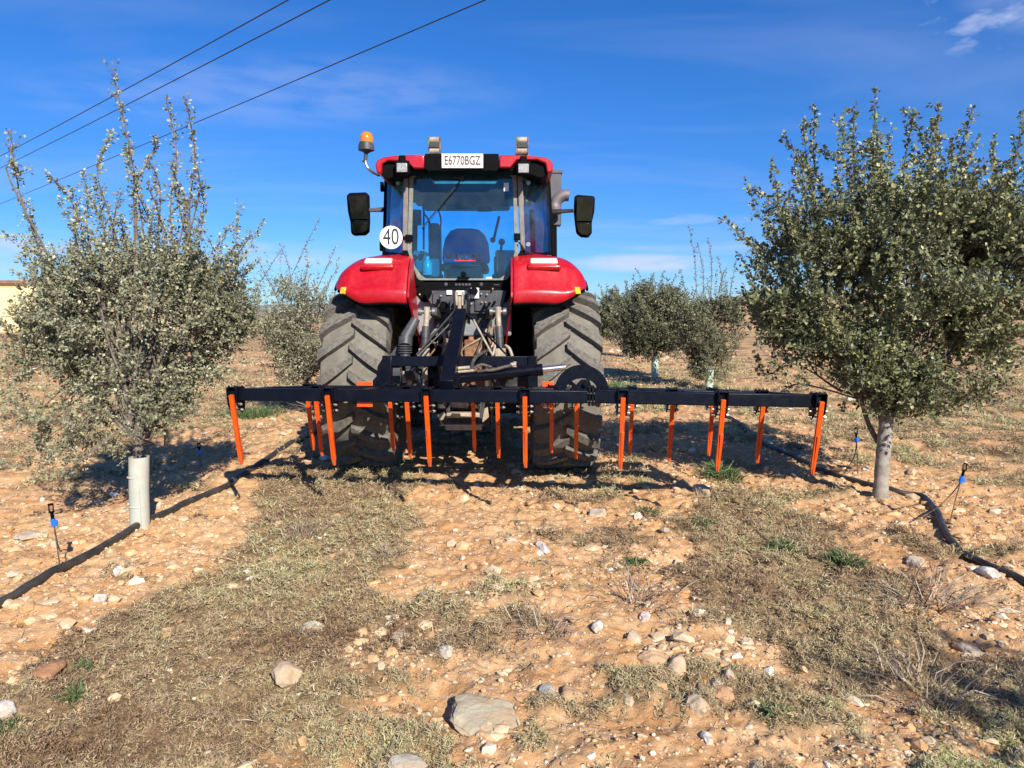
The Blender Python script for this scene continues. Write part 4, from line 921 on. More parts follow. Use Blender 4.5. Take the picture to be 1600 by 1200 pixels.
# ---- rear fenders
FYZ = [(-.735, 1.585, 1.00), (-.745, 1.61, 1.06), (-.748, 1.65, 1.10), (-.746, 1.685, 1.12), (-.735, 1.70, 1.125), (-.70, 1.765, 1.13), (-.66, 1.83, 1.128), (-.62, 1.895, 1.12), (-.605, 1.918, 1.115), (-.575, 1.945, 1.11), (-.50, 1.99, 1.095), (-.38, 2.03, 1.07), (-.2, 2.055, 1.04), (0, 2.055, 1.0), (.2, 2.04, .99), (.5, 1.94, .98), (.8, 1.75, .97)]
FST = [(math.degrees(math.atan2(z_ - .83, -y_)), math.hypot(y_, z_ - .83), x_) for y_, z_, x_ in FYZ]
def fpt(ang, rr, xo, t):
    """a point of the fender skin: t runs from the cab side out to the tyre's outer edge"""
    x = .465 + (xo - .465) * t; q = max(0, (t - .68) / .32)
    roll = .13 * (1 - math.sqrt(max(0, 1 - q * q))) + .045 * t * t
    wz = min(1, max(0, (ang - 48) / 18)); a = R(ang)
    crown = .012 * math.sin(min(1, t / .62) * PI)
    if 53 < ang < 61: crown -= .016 * min(1, max(0, (t - .10) / .06)) * min(1, max(0, (.80 - t) / .08))
    y = -math.cos(a) * (rr + crown) + roll * (math.cos(a) * .9 + .25 * (1 - wz)); z = .83 + math.sin(a) * (rr + crown) - roll * wz
    lift = max(0, 1 - (ang - 45.5) / 7) * .11 * q * q
    return (x, y, z + lift)
def fender(s):
    nx_ = 26; vs = []; fs = []
    for (ang, rr, xo) in FST:
        for j in range(nx_ + 1):
            x, y, z = fpt(ang, rr, xo, j / nx_); vs.append((s * x, y, z))
    m = nx_ + 1
    for i in range(len(FST) - 1):
        for j in range(nx_): fs.append((i * m + j, (i + 1) * m + j, (i + 1) * m + j + 1, i * m + j + 1))
    mb = MB(); mb.add(vs, fs)
    o = mb.build('fender', M['red'], tr, smooth=50, rec=True)
    so_ = o.modifiers.new('shell', 'SOLIDIFY'); so_.thickness = .014; so_.offset = 0
    sb_ = o.modifiers.new('smooth', 'SUBSURF'); sb_.levels = 1; sb_.render_levels = 1
    # inner red cheek
    ck = MB(); pin = []; 
    for (ang, rr, xo) in FST[2:12]: a = R(ang); pin.append((s * .462, -math.cos(a) * (rr - .01), .83 + math.sin(a) * (rr - .01)))
    low = [(s * .43, .25, 1.45), (s * .40, -.28, 1.12), (s * .41, -.42, 1.25)]
    ck.prism(pin + low, (-s * .016, 0, 0)); ck.build('cheek', M['red'], o)
    # black rubber edge
    eb = MB(); e0 = [fpt(*FST[0], k / 12) for k in range(13)] + [fpt(*q_, 1.0) for q_ in FST[1:11]]
    eb.tube([(s * p[0], p[1] + .004, p[2] - .004) for p in e0], .012, 8); eb.build('edge_strip', M['blackpl'], o)
    # black liner under the fender
    lv = []; lf = []
    for (ang, rr, xo) in FST[:13]:
        for t in (0, .5, .8, .97): x, y, z = fpt(ang, rr, xo, t); lv.append((s * x, y + .03, z - .035 - (.02 if ang > 60 else 0)))
    for i in range(12):
        for k in range(3): lf.append((i * 4 + k, i * 4 + 4 + k, i * 4 + 5 + k, i * 4 + 1 + k))
    MB().add(lv, lf).build('fender_liner', M['blackpl'], o)
    # tail lamp in its recess, reflector
    def onf(ang, t):
        a = R(ang); x_ = .465 + (1.08 - .465) * t; return Vector((s * x_, 0, 0)), a
    rr = 1.265; a = R(63); c = Vector((s * .74, -math.cos(a) * rr + .0, .83 + math.sin(a) * rr))
    nrm = Vector((0, -math.cos(a), math.sin(a))); tan = Vector((0, math.sin(a), math.cos(a)))
    lb = MB(); ro = (PI / 2 - a + 0, 0, 0)
    lb.box(c - nrm * .022, (.30, .175, .05), (-(PI / 2 - a) * -1, 0, 0)); lb.build('lamp_recess', M['red'], o, bev=.016)
    lb = MB(); lb.box(c + nrm * .006 + tan * .012, (.245, .098, .026), ((PI / 2 - a), 0, 0)); lb.build('tail_lamp', M['lens'], o, bev=.012)
    c = Vector(fpt(49.5, 1.13, 1.115, .87)); c.x *= s; c.y -= .012; c.z += .0
    MB().box(c, (.052, .02, .062), (R(-20), 0, s * R(28))).build('reflector', M['yellow'], o, bev=.003)
    return o
fender(-1); fender(1)

# ---- chassis
mb = MB()
mb.box((0, .15, .86), (.52, .9, .55)); mb.cyl((-.72, 0, .85), (.72, 0, .85), .15, 20, ); mb.box((0, 1.2, .95), (.42, 1.7, .5)); mb.box((0, 2.4, .95), (.36, 1.5, .40)); mb.cyl((-.7, 2.65, .62), (.7, 2.65, .62), .07, 12); mb.box((0, 2.65, .72), (.3, .4, .3))
mb.box((-.46, 1.3, .85), (.36, 1.0, .5)); mb.box((.46, 1.2, .8), (.32, .7, .4))
mb.box((-.46, 1.9, .62), (.5, 1.1, .6)); mb.box((.46, 1.9, .62), (.5, 1.1, .6)); mb.box((0, 1.6, .52), (.6, 1.6, .3))
mb.build('chassis', M['darkmet'], tr, bev=.02)
for s in (-1, 1):
    mb = MB(); mb.prism([(s * .25, .36, .62), (s * .655, .36, .55), (s * .655, .36, 1.9), (s * .25, .36, 1.9)], (0, .03, 0)); mb.prism([(s * .45, -.25, 1.35), (s * .45, -.35, 1.9), (s * .45, .4, 1.9), (s * .45, .4, .8)], (s * .015, 0, 0)); mb.build('wheel_wall_and_shade_panel', M['blackpl'], tr, bev=.01)  # inner wheel wall, plus an added black panel that darkens the gap
mb = MB(); mb.box((0, 2.35, 1.5), (.72, 1.75, .62)); mb.box((0, 3.25, 1.35), (.62, .16, .6)); mb.build('bonnet', M['red'], tr, bev=.07)
mb = MB(); mb.box((0, 3.34, 1.3), (.5, .05, .46)); mb.build('grille', M['blackpl'], tr, bev=.02)

# ---- cab shell
Yr = 6.58
def P2(px, py, Y=Yr): v = L(px, py, Y); return (v.x, v.y, v.z)
cab = empty('cab', (0, 0, 0), parent=tr)
fr_out = [P2(*p) for p in ((650, 266), (798, 266), (807, 273), (810, 395), (804, 420), (793, 436), (784, 441), (662, 441), (653, 436), (642, 420), (636, 395), (640, 273))]
fr_in = [P2(*p) for p in ((653, 271), (795, 271), (801, 278), (804, 394), (798, 416), (788, 430), (781, 435), (665, 435), (658, 430), (648, 416), (643, 394), (646, 278))]
mb = MB(); mb.ring(fr_out, fr_in, (0, .03, 0)); mb.build('window_seal', M['frame'], cab, bev=.003)
gl = MB(); gl.prism([(x, y + .012, z) for x, y, z in fr_in], (0, .006, 0)); rg_ = gl.build('rear_window', M['glass'], cab, smooth=0)
text('sticker_lettering', 'FANDOS', .068, M['ink'], rg_, tuple(Vector(P2(725, 402)) + Vector((0, -.002, 0))), sx=1.15, bold=.0028)
st = MB(); a_, b_ = Vector(P2(710, 407)), Vector(P2(743, 407)); st.bar(a_ + Vector((0, .002, 0)), b_ + Vector((0, .002, 0)), .003, .012); st.build('sticker_underline', M['redprint'], rg_)
st = MB(); st.box(Vector(P2(791, 292)) + Vector((0, .006, 0)), (.045, .003, .075)); st.build('window_sticker', M['white'], rg_)
st = MB(); st.box(Vector(P2(764, 434)) + Vector((0, .006, 0)), (.055, .003, .016)); st.build('small_sticker', M['white'], rg_)
# wiper
wp_ = MB(); A = Vector(P2(722, 279, 6.55)); Bq = Vector(P2(659, 357, 6.54)); wp_.bar(A, Bq, .012, .018, up=(0, 1, 0), w1=.006, h1=.010)
C1 = Vector(P2(690, 300, 6.545)); wp_.bar(A.lerp(Bq, .28), Bq, .012, .012, up=(0, 1, 0)); wp_.cyl(A + Vector((0, -.02, 0)), A + Vector((0, .05, 0)), .020, 12); wp_.bar(A, Vector(P2(708, 277, 6.55)), .014, .02); wp_.build('wiper', M['ink'], cab, bev=.002)
hb = MB(); c = Vector(P2(724, 428, 6.55)); hb.cyl(c + Vector((0, -.03, 0)), c + Vector((0, .02, 0)), .024, 14); hb.box(c + Vector((0, -.005, -.035)), (.11, .02, .022)); hb.build('window_latch', M['blackpl'], cab, bev=.003)
# hinges on the window edges
hb = MB()
for px, py in ((639, 372), (808, 370)): hb.box(Vector(P2(px, py, 6.57)), (.06, .04, .06))
for px, py in ((652, 268), (793, 270)): hb.box(Vector(P2(px, py - 2, 6.56)), (.03, .04, .06))
hb.build('hinges', M['blackpl'], cab, bev=.005)
# rear pillars
def col3(pts, w_, d_, name, mt, par=cab, bev=.006):
    mb = MB()
    for i in range(len(pts) - 1): mb.bar(pts[i], pts[i + 1], d_, w_, up=(1, 0, 0))
    return mb.build(name, mt, par, bev=bev)
for s in (-1, 1):
    if s < 0: top, mid, bot = P2(635, 268, 6.60), P2(633, 392, 6.60), P2(652, 448, 6.58)
    else: top, mid, bot = P2(812, 266, 6.60), P2(817, 392, 6.60), P2(797, 448, 6.58)
    col3([top, mid], .045, .05, 'rear_pillar', M['pillar']); col3([mid, bot], .050, .05, 'lower_pillar', M['blackpl'])
    # quarter glass (curves forward round the corner)
    o1 = 610 if s < 0 else 838
    pt = [(631 if s < 0 else 816, 6.61), (622 if s < 0 else 830, 6.66), (612 if s < 0 else 845, 6.76), (604 if s < 0 else 856, 6.92)]
    if s > 0: pt = [(816, 6.61), (829, 6.66), (843, 6.76), (856, 6.92)]
    tops = [270, 271, 274, 280]; bots = [397, 397, 396, 394]; shear = [0, -1.0, -2.2, -3.5] if s < 0 else [0, 1, 4, 7]
    vs = []
    for (px, Y), t_, b_, sh in zip(pt, tops, bots, shear): vs += [P2(px, t_, Y), P2(px + sh, b_, Y)]
    g_ = MB(); n0 = len(vs) // 2; g_.add(vs, [(2 * i, 2 * i + 1, 2 * i + 3, 2 * i + 2) for i in range(n0 - 1)]); go = g_.build('quarter_window', M['glass2'], cab, smooth=60)
    so_ = go.modifiers.new('t', 'SOLIDIFY'); so_.thickness = .006
    # edge trim + mid pillar + side door glass + front pillar
    e1, e2 = Vector(vs[-2]), Vector(vs[-1]); col3([e1 + Vector((s * .008, .02, .03)), e2 + Vector((s * .008, .02, -.03))], .028, .04, 'side_pillar', M['blackpl'])
    fx = s * .74; ft, fbm_ = Vector((fx * .93, 1.55, 2.72)), Vector((fx, 1.62, 1.35))
    col3([ft, fbm_], .06, .06, 'front_pillar', M['blackpl'])
    MB().add([e1 + Vector((s * .01, .04, 0)), e2 + Vector((s * .01, .04, -.35)), fbm_, ft], [(0, 1, 2, 3)]).build('door_glass', M['glass3'], cab, smooth=0)
    bt = MB()
    for z_ in (.12, .88): c = Vector(vs[0]).lerp(Vector(vs[1]), z_) + Vector((s * .055, .0, 0)); bt.cyl(c + Vector((0, -.015, 0)), c + Vector((0, .03, 0)), .020, 12)
    bt.build('glass_bolts', M['steel'], cab)
    gb_ = MB(); gb_.bar(Vector(vs[1]) + Vector((0, -.01, -.01)), Vector(vs[-1]) + Vector((0, -.01, -.012)), .02, .03); gb_.build('window_sill', M['blackpl'], cab)
# door hinges seen at the left and strut at the right
hb = MB(); hb.box(P2(597, 292, 7.0), (.03, .05, .09)); hb.box(P2(596, 385, 7.0), (.03, .05, .09)); hb.build('door_hinges', M['blackpl'], cab, bev=.006)
hb = MB(); hb.tube([P2(811, 378, 6.55), P2(820, 391, 6.56), P2(832, 397, 6.6)], .009, 8); hb.build('grab_bar', M['ink'], cab)
# windscreen and lower body
MB().add([(-.66, 1.6, 2.72), (-.70, 1.66, 1.85), (.70, 1.66, 1.85), (.66, 1.6, 2.72)], [(0, 1, 2, 3)]).build('windscreen', M['glass3'], cab, smooth=0)
mb = MB(); mb.box((0, .55, 1.50), (.90, 1.9, .42)); mb.box((0, 1.45, 1.60), (.7, .3, .40)); mb.build('cab_floor', M['interior'], cab, bev=.02)
# rear lower panel
mb = MB(); mb.prism([P2(*p) for p in ((645, 436), (803, 436), (803, 452), (792, 472), (660, 472), (645, 452))], (0, .12, 0))
lp = mb.build('rear_panel', M['blackpl'], cab, bev=.01)
mb = MB()
for px in (697, 752): mb.cyl(P2(px, 444, 6.575), P2(px, 444, 6.59), .016, 12)
for k in range(5): mb.box(P2(713 + k * 5.2, 444.5, 6.575), (.022, .008, .02))
mb.box(P2(776, 445, 6.575), (.05, .008, .008)); mb.build('panel_badges', M['grey'], lp)

# ---- roof
Yf = 6.38
def PR(px, py, Y=Yf): return P2(px, py, Y)
rf = empty('roof', (0, 0, 0), parent=tr)
def roofside(s):
    if s < 0:
        red = [(588, 269), (586, 258), (589, 250), (600, 245), (625, 242), (663, 241), (663, 263), (646, 263), (634, 252), (606, 251), (597, 256), (596, 272)]
        blk = [(596, 255), (606, 250), (634, 251), (646, 262), (664, 262), (664, 268), (640, 269), (632, 273), (606, 280), (597, 275)]
    else:
        red = [(864, 268), (864, 256), (860, 249), (848, 245), (815, 242), (780, 242), (780, 262), (798, 262), (808, 250), (840, 250), (852, 255), (855, 270)]
        blk = [(855, 255), (840, 249), (808, 249), (798, 261), (778, 261), (778, 268), (806, 268), (822, 271), (846, 279), (856, 272)]
    p = [PR(*q) for q in red]; mb = MB(); mb.prism(p, (0, 1.5, .0)); o = mb.build('roof_shell', M['red'], rf, bev=.012)
    p = [PR(q[0], q[1], Yf + .04) for q in blk]; mb = MB(); mb.prism(p, (0, 1.4, 0)); mb.build('roof_lining', M['blackpl'], rf, bev=.008)
roofside(-1); roofside(1)
mb = MB(); mb.box((0.0, 1.1, 2.90), (1.42, 1.55, .13)); mb.build('roof_top', M['red'], rf, bev=.05)
mb = MB(); mb.box((0.0, 1.0, 2.815), (1.36, 1.5, .05)); mb.build('headliner', M['interior'], rf)
mb = MB(); mb.prism([PR(*q) for q in ((664, 240), (779, 240), (781, 262), (776, 267), (668, 267), (662, 262))], (0, .5, 0)); pb = mb.build('plate_holder', M['blackpl'], rf, bev=.006)
c = Vector(PR(722.5, 251.5, Yf - .012)); w_ = (754 - 691) / F * 6.4; h_ = 21.5 / F * 6.4
mb = MB(); mb.box(c, (w_, .012, h_)); npl = mb.build('number_plate', M['plate'], rf, bev=.003)
text('plate_lettering', 'E6770BGZ', .108, M['inkb'], npl, tuple(c + Vector((0, -.0075, .0))), sx=.66, bold=.0012)
# work lamps under the roof and twin lamps on top
for px, py, in ((628, 261), (818, 262)):
    c = Vector(P2(px, py, 6.34)); mb = MB(); mb.box(c + Vector((0, .05, 0)), (.125, .09, .118)); mb.box(c + Vector((0, .03, .075)), (.06, .03, .06)); lo = mb.build('work_lamp', M['blackpl'], rf, bev=.01)
    mb = MB(); mb.box(c + Vector((0, -.0, -.006)), (.092, .02, .078)); mb.build('lamp_glass', M['lampglass'], lo, bev=.006)
for px in (679, 816):
    c = Vector(P2(px, 228, 6.55)); mb = MB(); mb.box(c + Vector((-.05, .0, -.0)), (.012, .05, .15)); mb.box(c + Vector((.05, 0, -.0)), (.012, .05, .15)); mb.box(c + Vector((0, .02, -.075)), (.12, .06, .03)); mb.box(c + Vector((0, .012, .002)), (.086, .03, .13)); lo = mb.build('roof_bracket', M['clampmix'], rf, bev=.004)
    mb = MB()
    for dz, mt in ((.048, 1), (-.045, 1)):
        mb.mt(1).cyl(c + Vector((-.042, 0, dz)), c + Vector((.042, 0, dz)), .030, 16); mb.mt(0).cyl(c + Vector((-.045, -.0, dz - .024)), c + Vector((.045, 0, dz - .024)), .020, 12)
    mb.mt(0).box(c + Vector((0, -.01, .0)), (.085, .05, .040)); mb.build('roller_lamp', [M['darkmet'], M['beige']], lo)
# beacon
bp_ = empty('beacon', (0, 0, 0), parent=tr); YB = 6.55
mb = MB(); mb.tube(smoothpath([L(592, 274, 6.7), L(584, 270, 6.6), L(576, 264, YB), L(571.5, 256, YB), L(571, 246, YB)], 5), .013, 10); mb.build('beacon_pipe', M['steel'], bp_)
mb = MB(); mb.tube([L(571, 250, YB), L(572, 238, YB)], .017, 12); mb.cyl(L(566, 252, YB), L(572, 251, YB), .010, 8); c = L(572.5, 236, YB)
mb.lathe([(-.02, .018), (0.0, .05), (.005, .072), (.045, .070), (.075, .060), (.078, .001)], o=c, axis='Z', n=28); mb.build('beacon_base', M['grey'], bp_, smooth=35)
c = L(573, 223.5, YB); mb = MB(); mb.lathe([(0, .058), (.02, .060), (.05, .058), (.078, .050), (.092, .034), (.097, .001)], o=c, axis='Z', n=28); mb.build('beacon_dome', M['amber'], bp_, smooth=70)
# speed sign
c = L(611, 371, 6.52); mb = MB(); mb.cyl(c, c + Vector((0, .008, 0)), .104, 40); sg = mb.build('speed_disc', M['white'], tr, bev=.001)
mb = MB(); mb.ring([tuple(c + Vector((math.cos(a) * .101, -.001, math.sin(a) * .101))) for a in [2 * PI * k / 40 for k in range(40)]], [tuple(c + Vector((math.cos(a) * .097, -.001, math.sin(a) * .097))) for a in [2 * PI * k / 40 for k in range(40)]], (0, -.001, 0)); mb.build('disc_rim', M['plate'], sg)
text('disc_lettering', '40', .205, M['ink'], sg, tuple(c + Vector((0, -.002, 0))), sx=.72, bold=.0)
mb = MB(); mb.bar(L(611, 371, 6.535), L(634, 371, 6.56), .015, .02); mb.build('disc_bracket', M['blackpl'], sg)
# mirrors
def mirror(pts, arm, split, Y):
    mo = empty('mirror', (0, 0, 0), parent=tr); p = [L(x, y, Y) for x, y in pts]
    MB().prism(p, (0, .07, 0)).build('mirror_housing', M['blackpl'], mo, bev=.014)
    cx = sum((q.x for q in p)) / len(p); cz = sum((q.z for q in p)) / len(p)
    def glass_(sel, nm, mt):
        q = [L(x, y, Y - .034) for x, y in sel]; zm = sum(p_.z for p_ in q) / len(q)
        for p_ in q: p_.y -= (p_.z - zm) * .17
        MB().prism(q, (0, .008, 0)).build(nm, mt, mo, bev=.003)
    glass_(split[0], 'mirror_glass', M['mirror']); glass_(split[1], 'wide_glass', M['mirror'])
    mb = MB(); a0, a1 = arm; mb.bar(L(*a0), L(*a1), .045, .05, w1=.03, h1=.035); mb.build('mirror_arm', M['grey'], mo, bev=.008)
mirror([(541, 306), (545, 301), (572, 300), (576, 305), (577, 345), (576, 362), (570, 367), (552, 368), (548, 364), (547, 347), (543, 330)], ((599, 327.5, 7.5), (575, 328.5, 7.42)),
       ([(545, 307), (573, 305), (574, 342), (549, 342)], [(550, 347), (574, 347), (573, 360), (568, 364), (554, 364), (551, 360)]), 7.4)
mirror([(898, 306), (903, 304), (928, 306), (930, 310), (929, 330), (925, 348), (925, 364), (920, 371), (908, 370), (901, 364), (899, 350), (897, 330)], ((858, 331, 7.6), (898, 329, 7.42)),
       ([(901, 308), (927, 309), (925, 345), (901, 345)], [(902, 349), (923, 349), (922, 363), (918, 367), (908, 366), (903, 361)]), 7.4)
# exhaust
ex = empty('exhaust', (0, 0, 0), parent=tr); YE = 8.3
c1, c2 = L(866, 268, YE), L(868, 340, YE)
mb = MB(); mb.prism([L(855, 270, YE), L(877, 270, YE), L(877, 352, YE), L(855, 352, YE)], (0, .16, 0)); mb.prism([L(853, 265, YE - .01), L(879, 265, YE - .01), L(879, 271, YE - .01), L(853, 271, YE - .01)], (0, .18, 0)); mb.build('exhaust_shield', M['shroud'], ex, bev=.01)
mb = MB(); mb.prism([L(857, 340, YE + .02), L(870, 340, YE + .02), L(871, 460, YE + .02), L(857, 460, YE + .02)], (0, .10, 0)); mb.build('exhaust_stack', M['blackpl'], ex, bev=.01)
mb = MB(); mb.tube(smoothpath([L(868, 335, YE - .1), L(867, 322, YE - .1), L(872, 311, YE - .1), L(881, 305.5, YE - .1), L(889, 305.5, YE - .1)], 5), [.075] * 6 + [.065] * 15, 18); mb.build('exhaust_elbow', M['exh'], ex, smooth=60)

# ---- interior
inn = empty('cab_interior', (0, 0, 0), parent=tr)
YS = 7.35
bk = [(690, 412), (691, 390), (695, 372), (703, 360), (714, 356), (735, 356), (748, 358), (757, 366), (763, 380), (766, 412)]
mb = MB(); mb.prism([L(x, y, YS) for x, y in bk], (0, .14, 0)); st_ = mb.build('seat', M['seat'], inn, bev=.045, smooth=60)
mb = MB(); mb.box(L(728, 420, YS + .25), (.48, .5, .09)); mb.box(L(728, 426, YS + .2), (.34, .4, .18)); mb.build('seat_base', M['ink'], st_, bev=.03)
mb = MB()
mb.box(L(680, 393, 7.5), (.11, .3, .55)); mb.box(L(790, 411, 7.3), (.20, .5, .22)); mb.box(L(660, 412, 7.3), (.13, .5, .22)); mb.box(L(725, 432, 8.0), (.42, .3, .12)); mb.build('side_console', M['interior'], inn, bev=.02)
mb = MB()  # upper console and monitors under the headliner
mb.box(L(728, 318, 8.1), (.95, .35, .12)); mb.box(L(728, 302, 8.3), (1.2, .10, .16)); mb.box(L(728, 324, 8.25), (1.0, .05, .06)); mb.build('roof_console', M['interior'], inn, bev=.015)
mb = MB(); mb.box(L(726, 322, 7.9), (.20, .04, .07)); mb.box(L(757, 327, 7.9), (.16, .04, .05)); mb.build('radio', M['grey'], inn, bev=.008)
mb = MB(); mb.tube(smoothpath([L(664, 300, 7.0), L(662, 330, 7.0), L(670, 345, 7.1), L(674, 370, 7.2)], 5), .009, 8); mb.tube(smoothpath([L(684, 326, 7.1), L(689, 345, 7.1), L(685, 372, 7.2)], 5), .008, 8)
mb.ball(L(674, 376, 7.2), .022); mb.tube([L(780, 338, 7.6), L(772, 372, 7.6)], .014, 8); mb.ball(L(770, 375, 7.6), .03); mb.tube([L(662, 306, 7.0), L(662, 390, 7.0)], .01, 8)
mb.build('levers', M['ink'], inn, smooth=50)
mb = MB(); mb.tube([L(655, 328, 6.95), L(655, 352, 6.95)], .022, 12); mb.build('red_handle', M['redprint'], inn, smooth=50)
mb = MB(); mb.ball(L(660, 396, 7.0), .026); mb.build('orange_knob', M['orange'], inn, smooth=50)
mb = MB(); mb.lathe([(0, .05), (.11, .05), (.15, .022), (.18, .02), (.182, .001)], o=L(668, 430, 6.85), axis='Z', n=16); mb.build('bottle', M['lens'], inn, smooth=40)
mb = MB(); ctr = L(727, 352, 8.15)
cs = L(785, 398, 7.35); mb.tube([cs + Vector((0, 0, -.3)), cs], .035, 10); mb.ball(cs, .065, sc=(1, 1, .7)); mb.ball(L(784, 378, 7.3), .035); mb.tube([L(784, 380, 7.3), L(782, 396, 7.3)], .013, 8); mb.box(L(774, 425, 7.2), (.03, .03, .3)); mb.box(L(783, 425, 7.2), (.03, .03, .28)); mb.build('joystick', M['interior'], inn, smooth=50)
# steering wheel
mb = MB(); cw = L(727, 402, 7.95); pts = []
for k in range(25):
    a = 2 * PI * k / 24; pts.append(cw + Vector((math.cos(a) * .2, math.sin(a) * .14, math.sin(a) * .15)))
mb.tube(pts, .014, 8, cap=False); mb.tube([cw, cw + Vector((0, .2, -.4))], .03, 8); mb.build('steering_wheel', M['ink'], inn, smooth=60)

# ---- rear hydraulics and hitch
hy = empty('rear_hitch', (0, 0, 0), parent=tr); YH = 6.52
mb = MB(); mb.prism([L(x, y, YH) for x, y in ((664, 454), (792, 454), (786, 476), (776, 490), (740, 490), (700, 490), (678, 480), (668, 468))], (0, .06, 0))
mb.prism([L(x, y, YH - .02) for x, y in ((676, 458), (706, 458), (706, 486), (690, 484), (676, 474))], (0, .02, 0)); mb.prism([L(x, y, YH - .02) for x, y in ((742, 460), (778, 460), (774, 486), (742, 486))], (0, .02, 0)); mb.build('valve_plate', M['grey'], hy, bev=.004)
mb = MB()
for px, py, r_ in ((669, 457, .036), (741, 455, .034), (694, 477, .036), (686, 470, .016), (712, 470, .014), (765, 474, .012), (773, 472, .012), (757, 479, .016)):
    c = L(px, py, YH - .03); mb.cyl(c, c + Vector((0, -.07, 0)), r_, 16)
mb.build('oil_couplers', M['blackpl'], hy, bev=.004)
for px, py, sx, sz in ((702, 457, .05, .04), (719, 457.5, .075, .04), (742, 458, .075, .095)): MB().box(L(px, py, YH - .035), (sx, .01, sz)).build('white_label', M['white'], hy, bev=.002)
for px, py in ((656, 460), (770, 451), (753, 472), (759, 472), (689, 462), (761, 460), (752, 459), (733, 474), (737, 474)): MB().cyl(L(px, py, YH - .03), L(px, py, YH - .05), .008, 8).build('bolt', M['beige'], hy)
mb = MB(); mb.box(L(732, 457, YH - .05), (.025, .02, .045)); mb.build('yellow_cap', M['yel'], hy, bev=.004)
mb = MB(); c = L(718, 472, 6.3); mb.cyl(c + Vector((-.05, 0, 0)), c + Vector((.05, 0, 0)), .022, 14); mb.box(c + Vector((0, .08, .02)), (.05, .18, .06)); mb.box(c + Vector((-.025, -.01, .03)), (.02, .05, .12)); mb.box(c + Vector((.028, -.01, .03)), (.018, .05, .12)); mb.tube([c + Vector((0, .03, -.03)), c + Vector((0, -.02, -.05)), c + Vector((0, -.02, .05))], .018, 10); mb.build('top_link', M['beige'], hy, bev=.004)
# transmission clutter: housings, pto, brackets, hoses
mb = MB(); mb.box((0, -.36, .98), (.40, .14, .5)); mb.cyl((0, -.40, .78), (0, -.55, .78), .05, 14); mb.cyl((0, -.42, .78), (0, -.5, .78), .10, 20); mb.box((.1, -.42, 1.16), (.17, .12, .2)); mb.box((-.16, -.42, 1.12), (.07, .1, .18)); mb.cyl((.13, -.45, 1.0), (.13, -.52, 1.0), .06, 16); mb.cyl((.05, -.4, 1.25), (.20, -.4, 1.25), .04, 12)
mb.build('gearbox_housing', M['rust'], hy, bev=.012)
rh = random.Random(9)
for k in range(15):
    x = rh.uniform(-.34, .34); z = rh.uniform(1.30, 1.48); x2 = x + rh.uniform(-.16, .16); z2 = rh.uniform(.78, 1.05)
    pts = [(x, -.38, z), (x + rh.uniform(-.06, .06), -.46 - rh.random() * .06, (z * 2 + z2) / 3), (x2 + rh.uniform(-.05, .05), -.47 - rh.random() * .08, (z + z2 * 2) / 3), (x2, -.40, z2)]
    MB().tube(smoothpath(pts, 6), .008 + rh.random() * .008, 8).build('hydraulic_hose', M[rh.choice(['hose', 'hose', 'rust', 'rust', 'grey', 'darkmet', 'beige'])], hy, smooth=60)
for s in (-1, 1):
    px = 664 if s < 0 else 778
    tp = L(px + (3 if s < 0 else -0), 487, 6.25); bt = L(px - 1 if s < 0 else px + 4, 556, 6.16)
    mb = MB(); mb.bar((s * .22, -.30, 1.47), tp + Vector((-s * .06, .02, 0)), .06, .08); mb.box((s * .2, -.34, 1.44), (.14, .16, .14)); mb.build('lift_arm', M['darkmet'], hy, bev=.01)
    mb = MB(); mb.cyl(tp + Vector((-.065, 0, 0)), tp + Vector((.065, 0, 0)), .018, 12); mb.cyl(tp + Vector((-.075, 0, 0)), tp + Vector((-.045, 0, 0)), .034, 12); mb.cyl(tp + Vector((.045, 0, 0)), tp + Vector((.075, 0, 0)), .034, 12); mb.build('lift_pin', M['steel'], hy, bev=.003)
    mb = MB(); mb.mt(0).tube([tp + Vector((0, 0, .04)), tp.lerp(bt, .1), tp.lerp(bt, .36)], [.03, .024, .024], 12); mb.mt(1).tube([tp.lerp(bt, .34), tp.lerp(bt, .62)], .034, 14); mb.mt(2).tube([tp.lerp(bt, .60), bt], [.038, .034], 14); mb.mt(0).box(bt + Vector((0, 0, .03)), (.09, .07, .07)); mb.build('lift_rod', [M['beige'], M['grey'], M['darkmet']], hy, bev=.003)
    # lower links
    lk = (bt.x * .0 + s * .40); mb = MB(); mb.bar((s * .30, .0, .78), (s * .43, -.80, .98), .035, .10, w1=.03, h1=.08); mb.cyl((s * .43 - .04, -.82, .98), (s * .43 + .04, -.82, .98), .055, 16); mb.build('lower_link', M['darkmet'], hy, bev=.008)
    mb = MB(); mb.box((s * .46, -.60, .90), (.09, .05, .26)); mb.bar((s * .42, -.62, 1.08), (s * .36, -.6, .74), .03, .03); mb.box((s * .33, -.62, .92), (.05, .04, .17)); mb.build('link_bracket', M['grey'] if s < 0 else M['darkmet'], hy, bev=.008)
